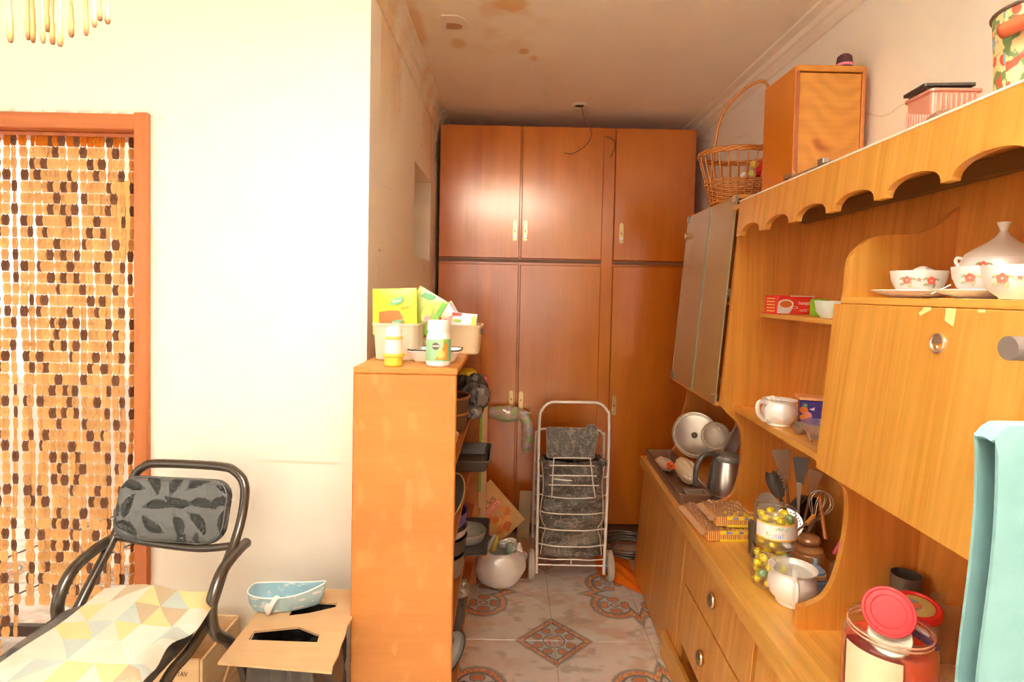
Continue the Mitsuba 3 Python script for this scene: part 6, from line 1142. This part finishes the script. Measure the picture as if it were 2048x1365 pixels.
for i, (tip, w_, l_, c, lab) in enumerate(((np.array((0.925, 1.90, 0.985)), 0.030, 0.10, (0.13, 0.055, 0.02), 'wide dark brown spatula, tallest in the dark holder'), (np.array((0.985, 1.88, 0.965)), 0.024, 0.09, (0.03, 0.022, 0.02), 'black spatula behind the whisk in the dark holder'), (np.array((1.02, 1.85, 0.93)), 0.022, 0.08, (0.26, 0.11, 0.03), 'brown wooden spoon rightmost in the dark holder'), (np.array((0.94, 1.80, 0.905)), 0.008, 0.09, (0.42, 0.36, 0.28), 'metal tongs with straight arms in the dark holder'))):
    k = thing('spatula', lab, 'utensil', 'utensils in the holder'); d2 = tip - (ho + [0, 0, 0.04]); d2 /= np.linalg.norm(d2); x2 = np.cross(d2, (0.5, 0.8, 0)); x2 /= np.linalg.norm(x2); z2 = np.cross(d2, x2)
    add(k, 'blade', frame(prism(rpoly([(-w_ * 0.4, -l_), (w_ * 0.4, -l_), (w_, -0.01), (w_ * 0.8, 0), (-w_ * 0.8, 0), (-w_, -0.01)], 0.002), 0.003), tip, x2, d2, z2), C(*c, 0.4), False)
    add(k, 'handle', rod(tip - d2 * l_, ho + [0.01 * i - 0.015, 0.008 * i - 0.01, 0.015], 0.0045, 8), C(*c, 0.4), True)
PLR = thing('peeler', 'small knife with an orange handle resting against the utensils', 'knife')
add(PLR, 'handle', rod((0.945, 1.715, 0.832), (0.915, 1.70, 0.812), 0.0065, 10), C(0.80, 0.34, 0.06, 0.35), label='orange handle')
add(PLR, 'blade', rod((0.915, 1.70, 0.812), (0.875, 1.695, 0.785), 0.0032, 6), C(0.7, 0.68, 0.64, 0.25, 0.9))
PLR2 = one('wooden_stick', rod((0.975, 1.70, 0.765), (0.995, 1.78, 0.87), 0.0065, 8), C(0.50, 0.17, 0.04, 0.4), 'reddish brown wooden handle standing behind the steel cup', 'handle', smooth=True)
BJ = thing('brown_jar', 'brown plastic jar with a smaller jar lid on top, right of the sweet jars', 'jar')
bj = (0.935, 1.722, WZ)
BRN = C(0.50, 0.235, 0.10, 0.3)
add(BJ, 'body', xf(lathe([(0, 0), (0.044, 0), (0.047, 0.004), (0.047, 0.075), (0.044, 0.080), (0, 0.081)], 36), bj), BRN)
add(BJ, 'lid', xf(lathe([(0, 0.081), (0.040, 0.081), (0.042, 0.088), (0.030, 0.098), (0.020, 0.101), (0, 0.101)], 36), bj), BRN)
add(BJ, 'knob', xf(lathe([(0, 0.101), (0.018, 0.102), (0.032, 0.110), (0.034, 0.118), (0.030, 0.126), (0.015, 0.130), (0, 0.131)], 36), bj), BRN)
BB = thing('blue_bottle', 'small blue bottle with a pointed cap beside the white mug', 'bottle')
bb = (0.905, 1.625, WZ)
BLU = C(0.20, 0.36, 0.72, 0.35)
add(BB, 'body', xf(lathe([(0, 0), (0.034, 0), (0.036, 0.004), (0.036, 0.035), (0.030, 0.046), (0, 0.047)], 32), bb), BLU)
add(BB, 'collar', xf(lathe([(0.026, 0.047), (0.029, 0.049), (0.029, 0.060), (0.026, 0.062), (0, 0.062)], 32), bb), C(0.70, 0.50, 0.30, 0.4), label='beige collar')
add(BB, 'cap', xf(lathe([(0, 0.062), (0.026, 0.062), (0.026, 0.070), (0.014, 0.080), (0.006, 0.084), (0.005, 0.102), (0, 0.103)], 28), bb), C(0.30, 0.48, 0.80, 0.35), label='light blue pointed cap')
one('blue_plate', xf(lathe([(0, 0), (0.03, 0), (0.050, 0.008), (0.052, 0.011), (0.03, 0.004), (0, 0.004)], 36), (0.985, 1.612, WZ + 0.012)), C(0.12, 0.22, 0.32, 0.25), 'dark blue rimmed plate under the steel cup', 'plate')
one('plate', xf(lathe([(0, 0), (0.03, 0), (0.056, 0.006), (0.058, 0.009), (0.03, 0.004), (0, 0.004)], 36), (0.975, 1.60, WZ)), C(0.62, 0.52, 0.42, 0.3), 'beige plate lowest under the steel cup', 'plate')
one('steel_cup', xf(lathe([(0.041, 0.0), (0.042, 0.002), (0.041, 0.055), (0.036, 0.066), (0.022, 0.070), (0, 0.071)], 40), (0.985, 1.612, WZ + 0.0240)), C(0.66, 0.62, 0.56, 0.25, 0.9), 'upside down stainless steel cup on the blue rimmed plate', 'cup')
pbr('mat_board', pr(lambda p, n, uv: mix((0.76, 0.68, 0.56), (0.46, 0.42, 0.34), smoothstep(0.50, 0.66, fbm(p.x * 18, p.y * 18, p.z * 22, 3)))), 0.5)
one('round_board', frame(lathe([(0, 0.005), (0.066, 0.005), (0.071, 0.003), (0.072, 0), (0.071, -0.003), (0.066, -0.005), (0, -0.005)], 44), (1.025, 1.545, 0.835), (0.8, 0.6, 0), (-0.06, 0.08, 0.995), (0.6, -0.8, 0.1)), 'mat_board', 'pale speckled round board on edge beside the upright panel', 'board')
one('dark_red_box', cbox((1.035, 1.535, WZ + 0.060), (0.06, 0.05, 0.118), 0.002, rz=0.2), C(0.20, 0.02, 0.025, 0.4), 'dark red box behind the steel cup, under the round board', 'box', smooth=False)
one('kitchen_tool', rod((0.985, 1.67, 0.735), (0.998, 1.655, 0.785), 0.006, 8), C(0.80, 0.10, 0.22, 0.35), 'small bright pink stick behind the steel cup', 'tool', smooth=True)
one('black_pan', frame(pot(0.085, 0.04), (1.005, 1.94, 0.74), (0.85, 0.5, 0), (0.05, -0.1, 0.99), (0.5, -0.85, -0.1)), BLACK, 'black pan on edge in the dark behind the utensils', 'pan')

# ------------------------------------------------------------------ worktop, right bay
RJ = thing('red_jar', 'large clear jar with a pale label and red contents, its mouth full of lids', 'jar')
rj = (0.800, 1.150, WZ)
RIN = C(0.88, 0.11, 0.05, 0.35)
add(RJ, 'jar', xf(lathe([(0, 0.002), (0.072, 0.002), (0.082, 0.010), (0.0845, 0.03), (0.0845, 0.156), (0.080, 0.166), (0.0755, 0.170), (0.075, 0.188), (0.077, 0.193)], 48), rj), 'mat_clear_plastic')
for z in (0.176, 0.184): add(RJ, 'thread', tube([(rj[0] + 0.0755 * math.cos(a), rj[1] + 0.0755 * math.sin(a), rj[2] + z) for a in np.linspace(0, 2 * PI, 44)[:-1]], 0.0022, 6, True), C(0.72, 0.42, 0.28, 0.2), True)
add(RJ, 'contents', xf(lathe([(0, 0.004), (0.070, 0.004), (0.080, 0.012), (0.082, 0.03), (0.082, 0.12), (0.078, 0.150), (0.05, 0.158), (0, 0.158)], 44, PI * 1.42, PI * 2.9), rj), RIN, label='red contents')
lbm = lathe([(0.0848, 0.030), (0.0854, 0.031), (0.0854, 0.154), (0.0848, 0.155)], 40, -PI * 1.02, -PI * 0.60)
lbk = add(RJ, 'label', xf(lbm, rj), C(0.88, 0.74, 0.48, 0.5), label='torn cream label')
add(lbk, 'print', xf(wrap(xf(prism(unary_union([Point(0, 0).buffer(0.006), Point(0.012, 0.004).buffer(0.004)]), 0.0006), (0, 0.055, 0)), 0.0856), rj, -0.62), C(0.55, 0.60, 0.20, 0.5), False)
add(lbk, 'print', xf(wrap(xf(prism(Point(0, 0).buffer(0.006), 0.0006), (-0.012, 0.050, 0)), 0.0856), rj, -0.62), C(0.80, 0.35, 0.32, 0.5), False)
def rlid(o, nrm, r, label, picture=False, of=None):
    nrm = np.array(nrm, float); nrm /= np.linalg.norm(nrm); ex = np.cross((0, 0, 1), nrm); ex /= np.linalg.norm(ex); ey = np.cross(nrm, ex)
    k = key_for('lid', of) if of else thing('red_lid', label, 'lid', 'loose jar lids')
    if of: tag(k, label)
    add(k, 'disc', frame(lathe([(0, 0.004), (r * 0.62, 0.004), (r * 0.66, 0.0055), (r * 0.84, 0.0055), (r * 0.88, 0.008), (r * 0.97, 0.008), (r, 0.005), (r, -0.008), (r * 0.97, -0.008), (r * 0.96, 0.0), (0, 0.0)], 44), o, ex, ey, nrm), C(0.85, 0.035, 0.05, 0.22), 30)
    if picture:
        add(k, 'sticker', frame(prism(Point(0, 0).buffer(r * 0.72), 0.0006), np.array(o) + nrm * 0.0056, ex, ey, nrm), C(0.62, 0.60, 0.22, 0.4), False, label='printed sticker')
        add(k, 'sticker', frame(prism(affinity.translate(Point(0, 0).buffer(r * 0.42), -r * 0.25, 0), 0.0010), np.array(o) + nrm * 0.0056, ex, ey, nrm), C(0.28, 0.42, 0.50, 0.4), False)
        add(k, 'sticker', frame(prism(affinity.translate(Point(0, 0).buffer(r * 0.22), 0, 0), 0.0013), np.array(o) + nrm * 0.0056, ex, ey, nrm), C(0.78, 0.30, 0.15, 0.4), False)
rlid((0.768, 1.110, 0.876), (-0.50, -0.75, 0.45), 0.047, 'plain bright red lid facing the camera on the mouth of the large jar')
rlid((0.812, 1.165, 0.855), (0.35, -0.30, 0.90), 0.045, 'plain red lid lying behind the first lid in the large jar')
one('green_lid', frame(lathe([(0, 0), (0.037, 0), (0.039, -0.004), (0.039, -0.014), (0.037, -0.014), (0.0365, -0.004), (0, -0.003)], 36), (0.772, 1.108, 0.828), (0.83, -0.55, 0), (0.3, 0.45, 0.84), (-0.45, -0.68, 0.56)), C(0.66, 0.74, 0.58, 0.25), 'pale green lid under the plain bright red lid', 'lid', 'loose jar lids')
RZ = thing('plastic_brush', 'dark blue and white plastic brush slanting in the mouth of the large jar', 'brush')
add(RZ, 'dark_side', frame(bx(0, 0.085, -0.008, 0.008, 0, 0.012, 0.003), (0.792, 1.130, 0.845), (0.80, -0.35, -0.48), (0.3, 0.9, 0.0), (0.48, -0.1, 0.86)), C(0.045, 0.03, 0.08, 0.3), False)
add(RZ, 'white_side', frame(bx(0, 0.07, 0.008, 0.022, 0.001, 0.013, 0.003), (0.792, 1.130, 0.849), (0.80, -0.35, -0.48), (0.3, 0.9, 0.0), (0.48, -0.1, 0.86)), C(0.80, 0.78, 0.80, 0.3), False)
sj = thing('preserve_jar', 'glass jar closed by a red lid with a printed sticker, behind the large jar', 'jar')
add(sj, 'jar', xf(lathe([(0, 0.002), (0.042, 0.002), (0.046, 0.008), (0.046, 0.10), (0.042, 0.118), (0.042, 0.132)], 36), (0.965, 1.300, WZ)), GLS)
rlid((0.965, 1.300, WZ + 0.141), (-0.12, -0.18, 0.97), 0.050, 'red lid with a colourful sticker', True, sj)
one('black_tumbler', xf(lathe([(0, 0), (0.030, 0), (0.031, 0.003), (0.035, 0.175), (0.033, 0.175), (0.029, 0.006), (0, 0.006)], 32), (1.005, 1.393, WZ)), C(0.055, 0.048, 0.042, 0.35), 'tall black tumbler in the corner of the right bay', 'tumbler')
one('drinking_glass', xf(lathe([(0, 0.001), (0.026, 0.001), (0.031, 0.155), (0.0315, 0.157)], 32), (1.042, 1.312, WZ)), GLS, 'tall clear drinking glass right of the black tumbler', 'glass')
one('glass_jar', xf(lathe([(0, 0.001), (0.038, 0.001), (0.042, 0.006), (0.042, 0.085), (0.036, 0.100), (0.036, 0.112), (0.038, 0.115)], 36), (0.910, 1.100, WZ)), GLS, 'clear glass jar right of the large red jar, partly behind the towel', 'jar')
one('wooden_spoon', tube(spline([(0.905, 1.105, WZ + 0.012), (0.925, 1.115, 0.75), (0.955, 1.125, 0.87)], 5), 0.0045, 8), C(0.66, 0.48, 0.30, 0.5), 'thin pale wooden stick standing in the glass jar by the towel', 'stick', smooth=True)

# ------------------------------------------------------------------ towel rack in the right foreground
TR = thing('towel_rack', 'grey tubular rack at the right edge of the picture', 'rack')
GREY = C(0.11, 0.09, 0.085, 0.5)
add(TR, 'top_rail', rod((0.530, 0.60, 1.4505), (0.700, 0.60, 1.4505), 0.0130, 16), GREY)
add(TR, 'towel_rail', rod((0.535, 0.60, 1.350), (0.700, 0.60, 1.350), 0.010, 14), GREY)
for z in (1.4505, 1.350): add(TR, 'rail_cap', xf(ball(0.0128 if z > 1.4 else 0.0105, 2), (0.700, 0.60, z)), GREY)
add(TR, 'post', rod((0.690, 0.60, 0.0), (0.690, 0.60, 1.46), 0.0135, 14), GREY)
add(TR, 'foot', bx(0.655, 0.685, 0.40, 0.600, 0.0, 0.03, 0.004), GREY, False)
def towel(u, v):
    s = (u - 0.5) * 2; L = 0.80
    yy = 0.60 + np.sign(s) * np.minimum(np.abs(s) * 0.28, 0.0112) + 0.006 * np.sin(v * 11 + 2) * np.clip(np.abs(s) - 0.1, 0, 1)
    zz = 1.3665 - np.clip(np.abs(s) - 0.05, 0, 1) * L - 0.004 * (np.abs(s) < 0.05) * (np.abs(s) / 0.05) ** 2
    xx = 0.511 + 0.172 * v + 0.004 * np.sin(zz * 16) - 0.010 * np.clip((1.3665 - zz) / 0.8, 0, 1)
    zz = zz - 0.014 * np.clip((0.10 - v) / 0.10, 0, 1) ** 2
    return np.stack([xx, yy, zz], -1)
pbr('mat_towel', pr(lambda p, n, uv: mix((0.135, 0.285, 0.305), (0.17, 0.325, 0.34), fbm(p.x * 50, p.z * 50, p.y * 30, 3))), 0.9, spec=0.1, sheen=0.4)
one('towel', grid(towel, 120, 24, 0.004), 'mat_towel', 'pale turquoise towel hanging in the right foreground', 'towel', smooth=40)
